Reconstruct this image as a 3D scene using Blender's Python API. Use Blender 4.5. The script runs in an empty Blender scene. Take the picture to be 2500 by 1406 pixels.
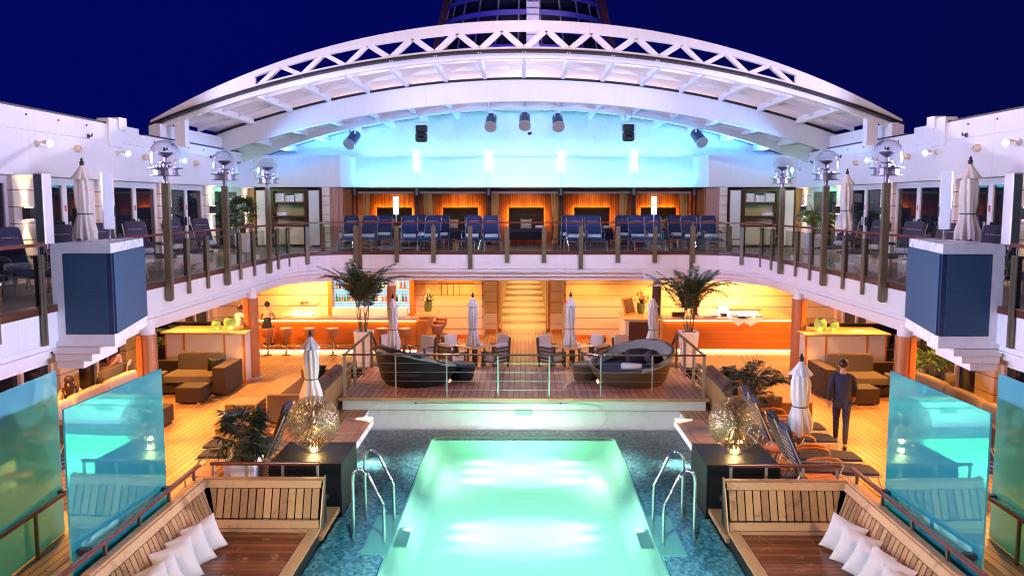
import bpy, bmesh, math, random
from mathutils import Vector, Matrix, Euler
R = math.radians
rnd = random.Random(7)
scene = bpy.context.scene
COL = scene.collection
PI = math.pi

# ------------------------------------------------------------------ camera numbers (used to read positions off the plan)
FPX, CXP, CYP, EYE = 2030.0, 1250.0, 703.0, 4.9
PITCH = math.atan((CYP - 497) / FPX)
YAW = math.atan((1279 - 1250) / (FPX / math.cos(PITCH)))
def _ray(px, py):
    x = (px - CXP) / FPX; v = -(py - CYP) / FPX
    fy = math.cos(PITCH) + v * math.sin(PITCH); fz = -math.sin(PITCH) + v * math.cos(PITCH)
    return (x * math.cos(YAW) - fy * math.sin(YAW), x * math.sin(YAW) + fy * math.cos(YAW), fz)
def Pz(px, py, z):
    a, b, c = _ray(px, py); t = (z - EYE) / c; return Vector((a * t, b * t, z))
def Py(px, py, y):
    a, b, c = _ray(px, py); t = y / b; return Vector((a * t, y, EYE + c * t))

# ------------------------------------------------------------------ mesh collector
class MB:
    def __init__(s): s.v = []; s.f = []; s.sm = []
    def add(s, vs, fs, M=None, smooth=False):
        o = len(s.v)
        s.v += [tuple(M @ Vector(p)) if M is not None else tuple(p) for p in vs]
        s.f += [tuple(i + o for i in f) for f in fs]; s.sm += [smooth] * len(fs)
        return s
    def box(s, x0, y0, z0, x1, y1, z1, M=None):
        if x0 > x1: x0, x1 = x1, x0
        if y0 > y1: y0, y1 = y1, y0
        if z0 > z1: z0, z1 = z1, z0
        vs = [(x0,y0,z0),(x1,y0,z0),(x1,y1,z0),(x0,y1,z0),(x0,y0,z1),(x1,y0,z1),(x1,y1,z1),(x0,y1,z1)]
        return s.add(vs, [(3,2,1,0),(4,5,6,7),(0,1,5,4),(1,2,6,5),(2,3,7,6),(3,0,4,7)], M)
    def cbox(s, c, d, rz=0, rx=0, ry=0):
        M = Matrix.Translation(c) @ Euler((rx, ry, rz)).to_matrix().to_4x4()
        return s.box(-d[0]/2,-d[1]/2,-d[2]/2,d[0]/2,d[1]/2,d[2]/2,M)
    def bar(s, p0, p1, w, h, up=(0,0,1)):
        p0 = Vector(p0); p1 = Vector(p1); d = (p1-p0); L = d.length; d.normalize()
        u = Vector(up); x = d.cross(u)
        if x.length < 1e-4: x = d.cross(Vector((1,0,0)))
        x.normalize(); z = x.cross(d)
        M = Matrix((x, d, z)).transposed().to_4x4(); M.translation = p0
        return s.box(-w/2,0,-h/2,w/2,L,h/2,M)
    def loft(s, rings, closed=True, caps=True, smooth=True, M=None):
        n = len(rings[0]); vs = [p for r in rings for p in r]; fs = []
        for i in range(len(rings)-1):
            for j in range(n if closed else n-1):
                a = i*n+j; b = i*n+(j+1)%n
                fs.append((a,b,b+n,a+n))
        s.add(vs, fs, M, smooth)
        if caps and closed:
            s.add(rings[0], [tuple(range(n-1,-1,-1))], M); s.add(rings[-1], [tuple(range(n))], M)
        return s
    def cyl(s, p0, p1, r0, r1=None, n=12, caps=True, smooth=True):
        if r1 is None: r1 = r0
        p0 = Vector(p0); p1 = Vector(p1); d = (p1-p0).normalized()
        a = d.orthogonal().normalized(); b = d.cross(a)
        rg = lambda p, r: [p + a*r*math.cos(2*PI*i/n) + b*r*math.sin(2*PI*i/n) for i in range(n)]
        return s.loft([rg(p0,r0), rg(p1,r1)], caps=caps, smooth=smooth)
    def tube(s, pts, r, n=8, closed=False):
        pts = [Vector(p) for p in pts]; rings = []; a = None; m = len(pts)
        for i, p in enumerate(pts):
            if closed: d = (pts[(i+1)%m]-pts[i-1]).normalized()
            else: d = (pts[min(i+1,m-1)]-pts[max(i-1,0)]).normalized()
            if a is None: a = d.orthogonal().normalized()
            else:
                a = a - d*a.dot(d)
                a = a.normalized() if a.length > 1e-6 else d.orthogonal().normalized()
            b = d.cross(a); rr = r[i] if isinstance(r, (list, tuple)) else r
            rings.append([p + a*rr*math.cos(2*PI*k/n) + b*rr*math.sin(2*PI*k/n) for k in range(n)])
        if closed: rings.append(rings[0])
        return s.loft(rings, caps=not closed)
    def lathe(s, prof, n=24, M=None, smooth=True, c=(0,0,0), caps=True):
        c = Vector(c)
        rings = [[c+Vector((max(r,1e-4)*math.cos(2*PI*k/n), max(r,1e-4)*math.sin(2*PI*k/n), z)) for k in range(n)] for r, z in prof]
        return s.loft(rings, caps=caps, smooth=smooth, M=M)
    def prism(s, poly, z0, z1, M=None):
        n = len(poly)
        vs = [(x,y,z0) for x,y in poly] + [(x,y,z1) for x,y in poly]
        fs = [tuple(range(n-1,-1,-1)), tuple(range(n,2*n))] + [(i,(i+1)%n,(i+1)%n+n,i+n) for i in range(n)]
        return s.add(vs, fs, M)
    def grid(s, f, nu, nv, smooth=True, M=None):
        vs = [f(i/nu, j/nv) for j in range(nv+1) for i in range(nu+1)]
        fs = [(j*(nu+1)+i, j*(nu+1)+i+1, (j+1)*(nu+1)+i+1, (j+1)*(nu+1)+i) for j in range(nv) for i in range(nu)]
        return s.add(vs, fs, M, smooth)
    def ball(s, c, r, n=16, m=10, M=None, e=1.0):
        rx, ry, rz = (r,r,r) if not isinstance(r,(tuple,list)) else r
        sg = lambda t: math.copysign(abs(t)**e, t)
        def f(u, v):
            t = 2*PI*u; p = PI*(v-.5)
            return Vector((c[0]+rx*sg(math.cos(p))*sg(math.cos(t)), c[1]+ry*sg(math.cos(p))*sg(math.sin(t)), c[2]+rz*sg(math.sin(p))))
        return s.grid(f, n, m, True, M)
    def pad(s, c, d, rz=0, rx=0, ry=0, e=.35, n=20, m=10):   # soft-edged cushion block
        M = Matrix.Translation(c) @ Euler((rx, ry, rz)).to_matrix().to_4x4()
        return s.ball((0,0,0), (d[0]/2,d[1]/2,d[2]/2), n, m, M, e)
    def pillow(s, w, h, t, M, seed=0):
        rr = random.Random(seed); ph = rr.random()*6
        for sd in (1,-1):
            def f(u, v, sd=sd):
                a = 2*u-1; b = 2*v-1
                pin = 1-.10*(1-a*a)*abs(b)**3; pin2 = 1-.10*(1-b*b)*abs(a)**3
                k = (max(0,1-a*a)*max(0,1-b*b))**.62*1.12
                wr = .06*math.sin(5*a+ph+3*b)*(abs(a*b))
                return Vector((a*w/2*pin2, sd*(t/2*k*(1+wr)), b*h/2*pin))
            s.grid(f, 12, 12, True, M)
        return s
    def build(s, name, mat, parent=None, bevel=0, loc=None, weld=False, **tags):
        me = bpy.data.meshes.new(name)
        me.from_pydata([tuple(p) for p in s.v], [], s.f)
        if s.sm: me.polygons.foreach_set('use_smooth', s.sm)
        me.validate(); me.update()
        bm = bmesh.new(); bm.from_mesh(me)
        if weld: bmesh.ops.remove_doubles(bm, verts=bm.verts, dist=1e-4)
        bmesh.ops.recalc_face_normals(bm, faces=bm.faces); bm.to_mesh(me); bm.free()
        if any(s.sm):
            try: me.set_sharp_from_angle(angle=R(50))
            except Exception: pass
        me.materials.append(mat)
        o = bpy.data.objects.new(name, me); COL.objects.link(o)
        if parent is not None: o.parent = parent
        if loc is not None: o.location = loc
        if bevel:
            md = o.modifiers.new('b','BEVEL'); md.width = bevel; md.segments = 2; md.limit_method = 'ANGLE'; md.angle_limit = R(50)
        for k, v in tags.items(): o[k] = v
        return o

def thing(name, label, cat, loc=(0,0,0), rz=0, group=None):
    o = bpy.data.objects.new(name, None); COL.objects.link(o); o.empty_display_size = .1
    o.location = loc; o.rotation_euler = (0,0,rz); o['label'] = label; o['category'] = cat
    if group: o['group'] = group
    return o
def tag(o, label, cat, group=None):
    o['label'] = label; o['category'] = cat
    if group: o['group'] = group
    return o
def struct(o): o['kind'] = 'structure'; return o
KIDS = {}
def kids(o): return [c for c in o.children]
def dup(root, loc=None, rz=None, label=None, mirror=False, group=None):
    def cp(o, par):
        c = o.copy(); COL.objects.link(c)
        if par is not None: c.parent = par
        for ch in list(o.children):
            if ch.type != 'LIGHT': cp(ch, c)
        return c
    r = cp(root, None)
    if loc is not None: r.location = loc
    if rz is not None: r.rotation_euler = (0,0,rz)
    if label: r['label'] = label
    if group: r['group'] = group
    if mirror: r.scale.x *= -1
    return r
ORD = ['first','second','third','fourth','fifth','sixth','seventh','eighth','ninth','tenth','eleventh','twelfth','thirteenth']
def nth(i): return ORD[i]
SIDE = {-1:'left', 1:'right'}

# ------------------------------------------------------------------ materials
class NT:
    def __init__(s, name):
        s.m = bpy.data.materials.new(name); s.m.use_nodes = True; s.t = s.m.node_tree; s.t.nodes.clear()
        s.out = s.t.nodes.new('ShaderNodeOutputMaterial')
    def n(s, typ, ins=None, **kw):
        nd = s.t.nodes.new(typ)
        for k, v in kw.items(): setattr(nd, k, v)
        for k, v in (ins or {}).items(): s.set(nd.inputs[k], v)
        return nd
    def set(s, sock, v):
        if isinstance(v, bpy.types.NodeSocket): s.t.links.new(v, sock)
        elif isinstance(v, (tuple, list)) and len(v) == 3 and sock.type == 'RGBA': sock.default_value = (*v, 1)
        else: sock.default_value = v
    def math(s, op, a, b=0.0, c=None):
        nd = s.n('ShaderNodeMath', {0: a, 1: b}, operation=op)
        if c is not None: s.set(nd.inputs[2], c)
        return nd.outputs[0]
    def mix(s, f, a, b, typ='MIX'):
        nd = s.n('ShaderNodeMix', data_type='RGBA', blend_type=typ)
        s.set(nd.inputs[0], f); s.set(nd.inputs[6], a); s.set(nd.inputs[7], b); return nd.outputs[2]
    def ramp(s, f, stops):
        nd = s.n('ShaderNodeValToRGB', {0: f}); e = nd.color_ramp.elements
        while len(e) < len(stops): e.new(.5)
        for i, (p, c) in enumerate(stops): e[i].position = p; e[i].color = (*c, 1) if len(c) == 3 else c
        return nd.outputs[0]
    def obj(s): return s.n('ShaderNodeTexCoord').outputs['Object']
    def xyz(s, v=None):
        nd = s.n('ShaderNodeSeparateXYZ', {0: v or s.obj()}); return nd.outputs
    def comb(s, x, y, z=0.0): return s.n('ShaderNodeCombineXYZ', {0: x, 1: y, 2: z}).outputs[0]
    def noise(s, v, scale=5, detail=3, rough=.5, dist=0):
        nd = s.n('ShaderNodeTexNoise', {'Vector': v, 'Scale': scale, 'Detail': detail, 'Roughness': rough, 'Distortion': dist}); return nd.outputs['Fac']
    def bump(s, h, strength=.2, dist=.01):
        return s.n('ShaderNodeBump', {'Height': h, 'Strength': strength, 'Distance': dist}).outputs[0]
    def pbsdf(s, col, rough=.5, metal=0, spec=.5, normal=None, **kw):
        nd = s.n('ShaderNodeBsdfPrincipled', {'Base Color': col, 'Roughness': rough, 'Metallic': metal, 'Specular IOR Level': spec})
        if normal is not None: s.set(nd.inputs['Normal'], normal)
        for k, v in kw.items(): s.set(nd.inputs[k], v)
        return nd.outputs[0]
    def done(s, sh): s.t.links.new(sh, s.out.inputs[0]); return s.m

def pbr(name, col, rough=.5, metal=0, var=.12, vs=3, bump=0, bs=60, spec=.5, **kw):
    t = NT(name); o = t.obj()
    f = t.noise(o, vs, 4, .6)
    c = t.mix(f, tuple(x*(1-var) for x in col), tuple(min(1,x*(1+var)) for x in col))
    nm = t.bump(t.noise(o, bs, 3), bump, .01) if bump else None
    rg = t.math('MULTIPLY_ADD', f, .12, rough-.06)
    return t.done(t.pbsdf(c, rg, metal, spec, nm, **kw))
def emit(name, col, st):
    t = NT(name); return t.done(t.n('ShaderNodeEmission', {'Color': col, 'Strength': st}).outputs[0])

def planks(name, width, gap, length, c0, c1, caulk=(.012,.01,.009), rough=.42, ax='x', stain=None, grain=1.0):
    t = NT(name); o = t.obj(); x, y, z = t.xyz(o)
    u, v = (x, y) if ax == 'x' else (y, x)
    us = t.math('DIVIDE', t.math('ADD', u, 100), width); iu = t.math('FLOOR', us); fu = t.math('FRACT', us)
    r1 = t.n('ShaderNodeTexWhiteNoise', {'W': iu}, noise_dimensions='1D').outputs[0]
    vv = t.math('ADD', t.math('DIVIDE', t.math('ADD', v, 100), length), t.math('MULTIPLY', r1, 7)); iv = t.math('FLOOR', vv); fv = t.math('FRACT', vv)
    r2 = t.n('ShaderNodeTexWhiteNoise', {'Vector': t.comb(iu, iv)}, noise_dimensions='2D').outputs[0]
    g = t.math('LESS_THAN', fu, gap/width); g2 = t.math('LESS_THAN', fv, gap*.8/length)
    gg = t.math('MAXIMUM', g, g2)
    gr = t.noise(t.comb(t.math('MULTIPLY', u, 60*grain), t.math('MULTIPLY', v, 2.5), t.math('MULTIPLY', r2, 20)), 1, 4, .6)
    big = t.noise(o, .9, 5, .65)
    f = t.math('ADD', t.math('MULTIPLY', r2, .5), t.math('ADD', t.math('MULTIPLY', gr, .35), t.math('MULTIPLY_ADD', big, .9, -.45)))
    c = t.mix(f, c0, c1)
    if stain:
        sf = t.ramp(t.noise(o, stain[1], 6, .72, .6), [(stain[2], (0,0,0)), (stain[2]+.12, (1,1,1))])
        c = t.mix(t.math('MULTIPLY', sf, stain[3]), c, stain[0])
    c = t.mix(gg, c, caulk)
    h = t.math('SUBTRACT', t.math('MULTIPLY', gr, .2), gg)
    rg = t.math('ADD', t.math('MULTIPLY', big, .35), rough-.17)
    return t.done(t.pbsdf(c, rg, 0, .45, t.bump(h, .25, .006)))

def woven(name, c0, c1, sx=.035, sz=.018, rough=.55):
    t = NT(name); o = t.obj(); x, y, z = t.xyz(o)
    h = t.math('ADD', x, y)
    a = t.math('SINE', t.math('MULTIPLY', h, 2*PI/sx)); b = t.math('SINE', t.math('MULTIPLY', z, 2*PI/sz))
    w = t.math('MULTIPLY', a, b); n = t.noise(o, 14, 4)
    f = t.math('ADD', t.math('MULTIPLY_ADD', w, .3, .3), t.math('MULTIPLY', n, .4))
    return t.done(t.pbsdf(t.mix(f, c0, c1), rough, 0, .35, t.bump(w, .5, .004)))

M = {}
t = NT('white_paint'); o = t.obj(); x, y, z = t.xyz(o)
h = t.math('ADD', t.math('MULTIPLY', x, .93), y)
fs = t.math('FRACT', t.math('DIVIDE', t.math('ADD', h, 100.3), 2.45)); seam = t.math('LESS_THAN', fs, .004)
st = t.noise(t.comb(t.math('MULTIPLY', h, 5), t.math('MULTIPLY', z, .35)), 1.5, 5, .7); n = t.noise(o, 1.2, 4)
c = t.mix(t.math('MULTIPLY_ADD', st, .55, t.math('MULTIPLY', n, .35)), (.62,.60,.59), (.78,.775,.77))
c = t.mix(t.math('MULTIPLY', seam, .45), c, (.40,.39,.38))
M['white'] = t.done(t.pbsdf(c, t.math('MULTIPLY_ADD', n, .2, .30), 0, .4, t.bump(t.math('SUBTRACT', t.math('MULTIPLY', n, .6), seam), .12, .01)))
M['white_satin'] = pbr('white_satin', (.78,.78,.78), .28, var=.03)
M['cream'] = pbr('cream_panel', (.72,.60,.42), .4, var=.06, vs=1.5)
M['creamdark'] = pbr('joint_dark', (.10,.05,.025), .6)
M['teak_low'] = planks('teak_deck', .135, .019, 2.6, (.36,.17,.052), (.60,.32,.115), stain=((.30,.13,.04), 1.1, .58, .5))
M['teak_up'] = planks('teak_upper', .13, .016, 2.6, (.22,.13,.075), (.38,.24,.14))
M['teak_plat'] = planks('teak_platform', .15, .020, 1.8, (.24,.095,.055), (.54,.28,.19), stain=((.10,.045,.03), .8, .52, .75))
M['teak_bench'] = planks('teak_bench', .10, .012, 9, (.34,.17,.07), (.58,.34,.16), ax='y', stain=((.16,.07,.03), 3, .5, .7))
def slatwood(name, c0, c1, stain, sfac, thr, rough=.45):
    t = NT(name); o = t.obj(); x, y, z = t.xyz(o)
    oi = t.n('ShaderNodeNewGeometry').outputs['Random Per Island']
    gr = t.noise(t.n('ShaderNodeMapping', {'Vector': o, 'Scale': (9,9,2)}).outputs[0], 4, 5, .65)
    f = t.math('ADD', t.math('MULTIPLY', oi, .75), t.math('MULTIPLY_ADD', gr, .7, -.2))
    c = t.mix(f, c0, c1)
    s = t.ramp(t.noise(o, 2.6, 6, .72, .8), [(thr, (0,0,0)), (thr+.1, (1,1,1))])
    c = t.mix(t.math('MULTIPLY', s, sfac), c, stain)
    return t.done(t.pbsdf(c, rough, 0, .4, t.bump(gr, .2, .004)))
M['slat'] = slatwood('weathered_slats', (.21,.095,.032), (.57,.315,.13), (.15,.06,.025), .8, .55)
M['seatwood'] = slatwood('seat_slats', (.085,.022,.009), (.25,.075,.026), (.46,.22,.09), .65, .57, .24)
M['benchwood'] = slatwood('bench_slats', (.26,.12,.045), (.46,.25,.10), (.10,.04,.02), .7, .54)
M['rim'] = slatwood('teak_rim', (.36,.18,.07), (.58,.34,.16), (.20,.08,.03), .6, .55)
M['rail'] = pbr('red_hardwood', (.14,.032,.02), .22, var=.25, vs=9, spec=.6)
M['darkwood'] = pbr('dark_mahogany', (.075,.022,.010), .35, var=.3, vs=6)
M['black'] = pbr('black_gloss', (.006,.007,.007), .55, var=.2, spec=.25)
M['charcoal'] = pbr('charcoal', (.02,.018,.018), .5, var=.2)
M['rubber'] = pbr('black_rubber', (.004,.004,.005), .6)
M['steel'] = pbr('brushed_steel', (.50,.49,.48), .40, 1, var=.08, vs=8)
M['chrome'] = pbr('polished_steel', (.72,.72,.72), .12, 1, var=.03)
M['collar'] = pbr('dark_chrome', (.20,.20,.24), .42, .9, var=.35, vs=14)
M['bronze'] = pbr('bronze_post', (.19,.155,.10), .38, .7, var=.15, vs=4)
M['alu'] = pbr('pale_aluminium', (.60,.58,.55), .35, .7, var=.06)
M['fabric_navy'] = pbr('navy_canvas', (.024,.032,.088), .85, var=.15, vs=12, bump=.25, bs=300, spec=.2)
M['fabric_slate'] = pbr('slate_canvas', (.05,.048,.075), .85, var=.15, vs=12, bump=.25, bs=300, spec=.2)
M['fabric_beige'] = pbr('beige_canvas', (.42,.33,.24), .88, var=.1, vs=6, bump=.3, bs=260, spec=.2)
M['fabric_khaki'] = pbr('khaki_cushion', (.14,.105,.06), .88, var=.12, vs=5, bump=.3, bs=220, spec=.2)
M['fabric_brown'] = pbr('brown_cushion', (.10,.055,.045), .85, var=.2, vs=6, bump=.3, bs=220, spec=.2)
M['pillow'] = pbr('white_pillow', (.60,.52,.47), .9, var=.05, vs=6, bump=.25, bs=30, spec=.15)
M['towel'] = pbr('white_towel', (.80,.79,.80), .95, var=.05, vs=20, bump=.5, bs=120, spec=.1)
M['umbrella'] = pbr('cream_canvas', (.66,.62,.56), .9, var=.14, vs=7, bump=.3, bs=24, spec=.15)
t = NT('sheer_curtain')
M['curtain'] = t.done(t.n('ShaderNodeMixShader', {0: .55, 1: t.pbsdf((.82,.55,.18), .9, 0, .1), 2: t.n('ShaderNodeBsdfTranslucent', {'Color': (.9,.62,.2)}).outputs[0]}).outputs[0])
t = NT('lantern_glass')
M['lantern'] = t.done(t.n('ShaderNodeMixShader', {0: .62, 1: t.n('ShaderNodeBsdfTransparent', {'Color': (.72,.92,.55)}).outputs[0], 2: t.n('ShaderNodeMixShader', {0: .5, 1: t.pbsdf((.42,.62,.25), .15, 0, .6), 2: t.n('ShaderNodeBsdfTranslucent', {'Color': (.55,.85,.35)}).outputs[0]}).outputs[0]}).outputs[0])
M['cover'] = pbr('grey_cover', (.24,.25,.24), .9, var=.2, vs=6, bump=.4, bs=16, spec=.15)
M['wick_dark'] = woven('dark_wicker', (.016,.009,.006), (.07,.034,.016))
M['wick_black'] = woven('black_wicker', (.003,.0035,.004), (.010,.010,.010))
M['wick_tan'] = woven('tan_wicker', (.16,.085,.028), (.36,.21,.08))
M['wick_brown'] = woven('brown_wicker', (.05,.028,.014), (.16,.095,.05))
M['grille'] = woven('speaker_cloth', (.018,.058,.12), (.045,.11,.18), .02, .02, .7)
M['grille_grey'] = woven('metal_mesh', (.09,.12,.11), (.19,.23,.21), .03, .02, .5)
M['orangewood'] = pbr('orange_cherry', (.60,.165,.02), .3, var=.15, vs=4)
M['countertop'] = pbr('beech_top', (.58,.33,.15), .25, var=.1, vs=5)
M['column'] = pbr('column_wood', (.45,.15,.045), .35, var=.15, vs=5)
M['leather'] = pbr('tan_leather', (.38,.13,.05), .42, var=.25, vs=7, bump=.15, bs=90)
M['soil'] = pbr('dark_soil', (.012,.009,.007), .95, bump=.6, bs=50)
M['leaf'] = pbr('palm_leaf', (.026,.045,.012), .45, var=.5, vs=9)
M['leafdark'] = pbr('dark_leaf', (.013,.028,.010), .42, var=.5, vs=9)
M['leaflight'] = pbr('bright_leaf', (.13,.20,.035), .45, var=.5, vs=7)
M['stem'] = pbr('palm_stem', (.12,.085,.035), .6, var=.4, vs=14)
M['red'] = pbr('red_plastic', (.6,.03,.015), .4)
M['skin'] = pbr('skin', (.56,.30,.19), .5, var=.06, spec=.35)
M['hair'] = pbr('dark_hair', (.022,.010,.007), .45, var=.3, vs=30)
M['dress'] = pbr('black_dress', (.008,.008,.010), .7)
M['shirt_white'] = pbr('white_shirt', (.72,.70,.66), .85)
M['jeans'] = pbr('dark_trousers', (.02,.02,.045), .8)
M['skirt'] = pbr('print_shirt', (.045,.022,.040), .85, var=.5, vs=16)
M['ceramic'] = pbr('white_ceramic', (.80,.79,.77), .2, var=.03)
M['paper'] = pbr('paper', (.75,.73,.68), .8)
M['louver'] = pbr('blue_louver', (.16,.15,.42), .35, .2, var=.1)
M['funnel_dark'] = pbr('funnel_dark', (.012,.012,.016), .6)
M['yellow'] = pbr('yellow_bag', (.75,.55,.06), .6)

# cream wall boards with dark joints every 0.42 m
t = NT('board_wall'); o = t.obj(); x, y, z = t.xyz(o)
fz = t.math('FRACT', t.math('DIVIDE', t.math('ADD', z, 100.1), .41)); g = t.math('LESS_THAN', fz, .05)
n = t.noise(o, 1.3, 4)
c = t.mix(g, t.mix(n, (.64,.49,.28), (.76,.61,.38)), (.16,.07,.03))
M['boards'] = t.done(t.pbsdf(c, .38, 0, .4, t.bump(t.math('MULTIPLY', g, -1), .5, .01)))
# upper sconce pillars, tighter joints
t = NT('pillar_boards'); o = t.obj(); x, y, z = t.xyz(o)
fz = t.math('FRACT', t.math('DIVIDE', t.math('ADD', z, 100.03), .335)); g = t.math('LESS_THAN', fz, .05)
c = t.mix(g, t.mix(t.noise(o, 2, 4), (.66,.58,.48), (.76,.68,.58)), (.05,.03,.025))
M['pillar'] = t.done(t.pbsdf(c, .4, 0, .4, t.bump(t.math('MULTIPLY', g, -1), .5, .01)))
# cabana wall: vertical timber slats
t = NT('slat_wall'); o = t.obj(); x, y, z = t.xyz(o)
us = t.math('DIVIDE', t.math('ADD', t.math('ADD', x, y), 100), .075); iu = t.math('FLOOR', us); fu = t.math('FRACT', us)
r1 = t.n('ShaderNodeTexWhiteNoise', {'W': iu}, noise_dimensions='1D').outputs[0]
g = t.math('LESS_THAN', fu, .22)
c = t.mix(g, t.mix(r1, (.26,.085,.02), (.46,.18,.05)), (.05,.012,.004))
M['slatwall'] = t.done(t.pbsdf(c, .4, 0, .4, t.bump(t.math('MULTIPLY', g, -1), .6, .012)))
# glass types
def glass(name, tint, gl=1.0, rough=0.0, ior=1.5):
    t = NT(name)
    fc = t.n('ShaderNodeLayerWeight', {'Blend': .5}).outputs[1]
    fr = t.math('MULTIPLY_ADD', t.math('POWER', fc, 4.0 if ior > 1.4 else 2.2), .75, .045 if ior > 1.4 else .07)
    a = t.n('ShaderNodeBsdfTransparent', {'Color': tint}).outputs[0]; b = t.n('ShaderNodeBsdfGlossy', {'Color': (gl,gl,gl), 'Roughness': rough}).outputs[0]
    return t.done(t.n('ShaderNodeMixShader', {0: fr, 1: a, 2: b}).outputs[0])
M['glass'] = glass('clear_glass', (.90,.93,.91))
M['dome'] = glass('dome_glass', (.93,.93,.96), 1.0, 0, 1.32)
M['darkglass'] = pbr('dark_window', (.010,.013,.020), .03, 0, var=.2, spec=.8)
# lacquered colour screens beside the lounges
def screen(name, c, g0=.36, g1=.5, tl=.6):
    t = NT(name)
    d = t.pbsdf(c, .35, 0, .3)
    g = t.n('ShaderNodeBsdfGlossy', {'Color': (.40,1,.95), 'Roughness': .022}).outputs[0]
    tr = t.n('ShaderNodeBsdfTranslucent', {'Color': c}).outputs[0]
    fr = t.n('ShaderNodeLayerWeight', {'Blend': .35}).outputs[1]
    m1 = t.n('ShaderNodeMixShader', {0: tl, 1: d, 2: tr}).outputs[0]
    return t.done(t.n('ShaderNodeMixShader', {0: t.math('MULTIPLY_ADD', fr, g1, g0), 1: m1, 2: g}).outputs[0])
M['screen_blue'] = screen('teal_screen', (.10,.86,.94), .40, .42)
M['screen_green'] = screen('green_screen', (.24,.93,.97), .20, .3, .48)
# roof panels: half clear, half frosted
t = NT('roof_panel')
M['roofpanel'] = t.done(t.n('ShaderNodeMixShader', {0: .96, 1: t.n('ShaderNodeBsdfTransparent', {'Color': (.95,.95,1)}).outputs[0],
    2: t.n('ShaderNodeMixShader', {0: .62, 1: t.pbsdf((.88,.85,.88), .4), 2: t.n('ShaderNodeBsdfTranslucent', {'Color': (.80,.76,.80)}).outputs[0]}).outputs[0]}).outputs[0])
# pool water and shallow mosaic shelf
t = NT('pool_water'); o = t.obj()
h = t.math('ADD', t.noise(o, 7, 3, .6, .4), t.math('MULTIPLY', t.noise(o, 26, 2, .5, .5), .35))
nm = t.bump(h, .22, .02)
fr = t.n('ShaderNodeFresnel', {'IOR': 1.33, 'Normal': nm}).outputs[0]
M['water'] = t.done(t.n('ShaderNodeMixShader', {0: fr, 1: t.n('ShaderNodeBsdfTransparent', {'Color': (.90,.98,.93)}).outputs[0],
    2: t.n('ShaderNodeBsdfGlossy', {'Color': (1,1,1), 'Roughness': .10, 'Normal': nm}).outputs[0]}).outputs[0])
t = NT('mosaic'); o = t.obj()
vo = t.n('ShaderNodeTexVoronoi', {'Vector': t.n('ShaderNodeMapping', {'Vector': o, 'Scale': (1,.62,1)}).outputs[0], 'Scale': 21}).outputs['Color']
b = t.n('ShaderNodeSeparateColor', {0: vo}).outputs[0]
nn = t.noise(o, 30, 4, .7, 1.0)
f = t.math('ADD', t.math('MULTIPLY', b, .55), t.math('MULTIPLY_ADD', nn, 1.1, -.45))
M['mosaic'] = t.done(t.pbsdf(t.ramp(f, [(0,(.02,.10,.14)),(.36,(.14,.40,.46)),(.66,(.46,.76,.82)),(1,(.85,.96,.97))]), .3))
M['pooltile'] = pbr('pool_tile', (.70,.92,.80), .5, var=.04, vs=1)
M['coping'] = pbr('pool_rim', (.42,.88,.64), .4, var=.04, vs=2)
M['sky_funnel_light'] = emit('funnel_lamp', (1,.75,.5), 6)
# ================================================================== DECKS
UP, EX, EYB = 3.3, 7.4, 27.8        # upper deck level, side edge, back edge of the opening
def edge_path(off=0, y0=4.0, r=2.2, n=8):
    """outline of the opening from the left near end round the back to the right near end, moved outwards by off"""
    X = EX+off; Y = EYB+off; r = r+off
    pts = [(-X, y0)]
    for i in range(n+1):
        a = PI - (PI/2)*i/n
        pts.append((-X+r+r*math.cos(a), Y-r+r*math.sin(a)))
    for i in range(n+1):
        a = PI/2 - (PI/2)*i/n
        pts.append((X-r+r*math.cos(a), Y-r+r*math.sin(a)))
    pts.append((X, y0)); return pts
def u_sheet(z, xo, yo, off=0):
    inn = edge_path(off); b = MB(); n = len(inn)
    out = []
    for i, (x, y) in enumerate(inn):
        if i == 0: out.append((-xo, y))
        elif i == n-1: out.append((xo, y))
        elif x < 0: out.append((-xo, y) if i < 5 else ((-xo, yo) if i == 5 else (x, yo)))
        else: out.append((xo, y) if i > n-6 else ((xo, yo) if i == n-6 else (x, yo)))
    vs = [(x,y,z) for x,y in inn] + [(x,y,z) for x,y in out]
    b.add(vs, [(i,i+1,n+i+1,n+i) for i in range(n-1)])
    return b
struct(u_sheet(UP, 10.6, 34.6).build('upper_deck', M['teak_up']))
struct(u_sheet(2.62, 12.0, 62).build('ceiling', M['white']))
# lower deck: sheets around the pool pit
b = MB()
for x0,y0,x1,y1 in ((-12,3,-5.27,31.4),(-5.27,13.2,-3.7,31.4),(-3.7,19.4,3.7,31.4),(3.7,13.2,5.27,31.4),(5.27,3,12,31.4)):
    b.add([(x0,y0,0),(x1,y0,0),(x1,y1,0),(x0,y1,0)], [(0,1,2,3)])
struct(b.build('lower_deck', M['teak_low']))
t = pbr('corridor_floor', (.62,.42,.20), .55, var=.05)
struct(MB().add([(-1.6,31.4,.003),(1.6,31.4,.003),(1.6,62,.003),(-1.6,62,.003)], [(0,1,2,3)]).build('corridor_floor', t))

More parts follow.
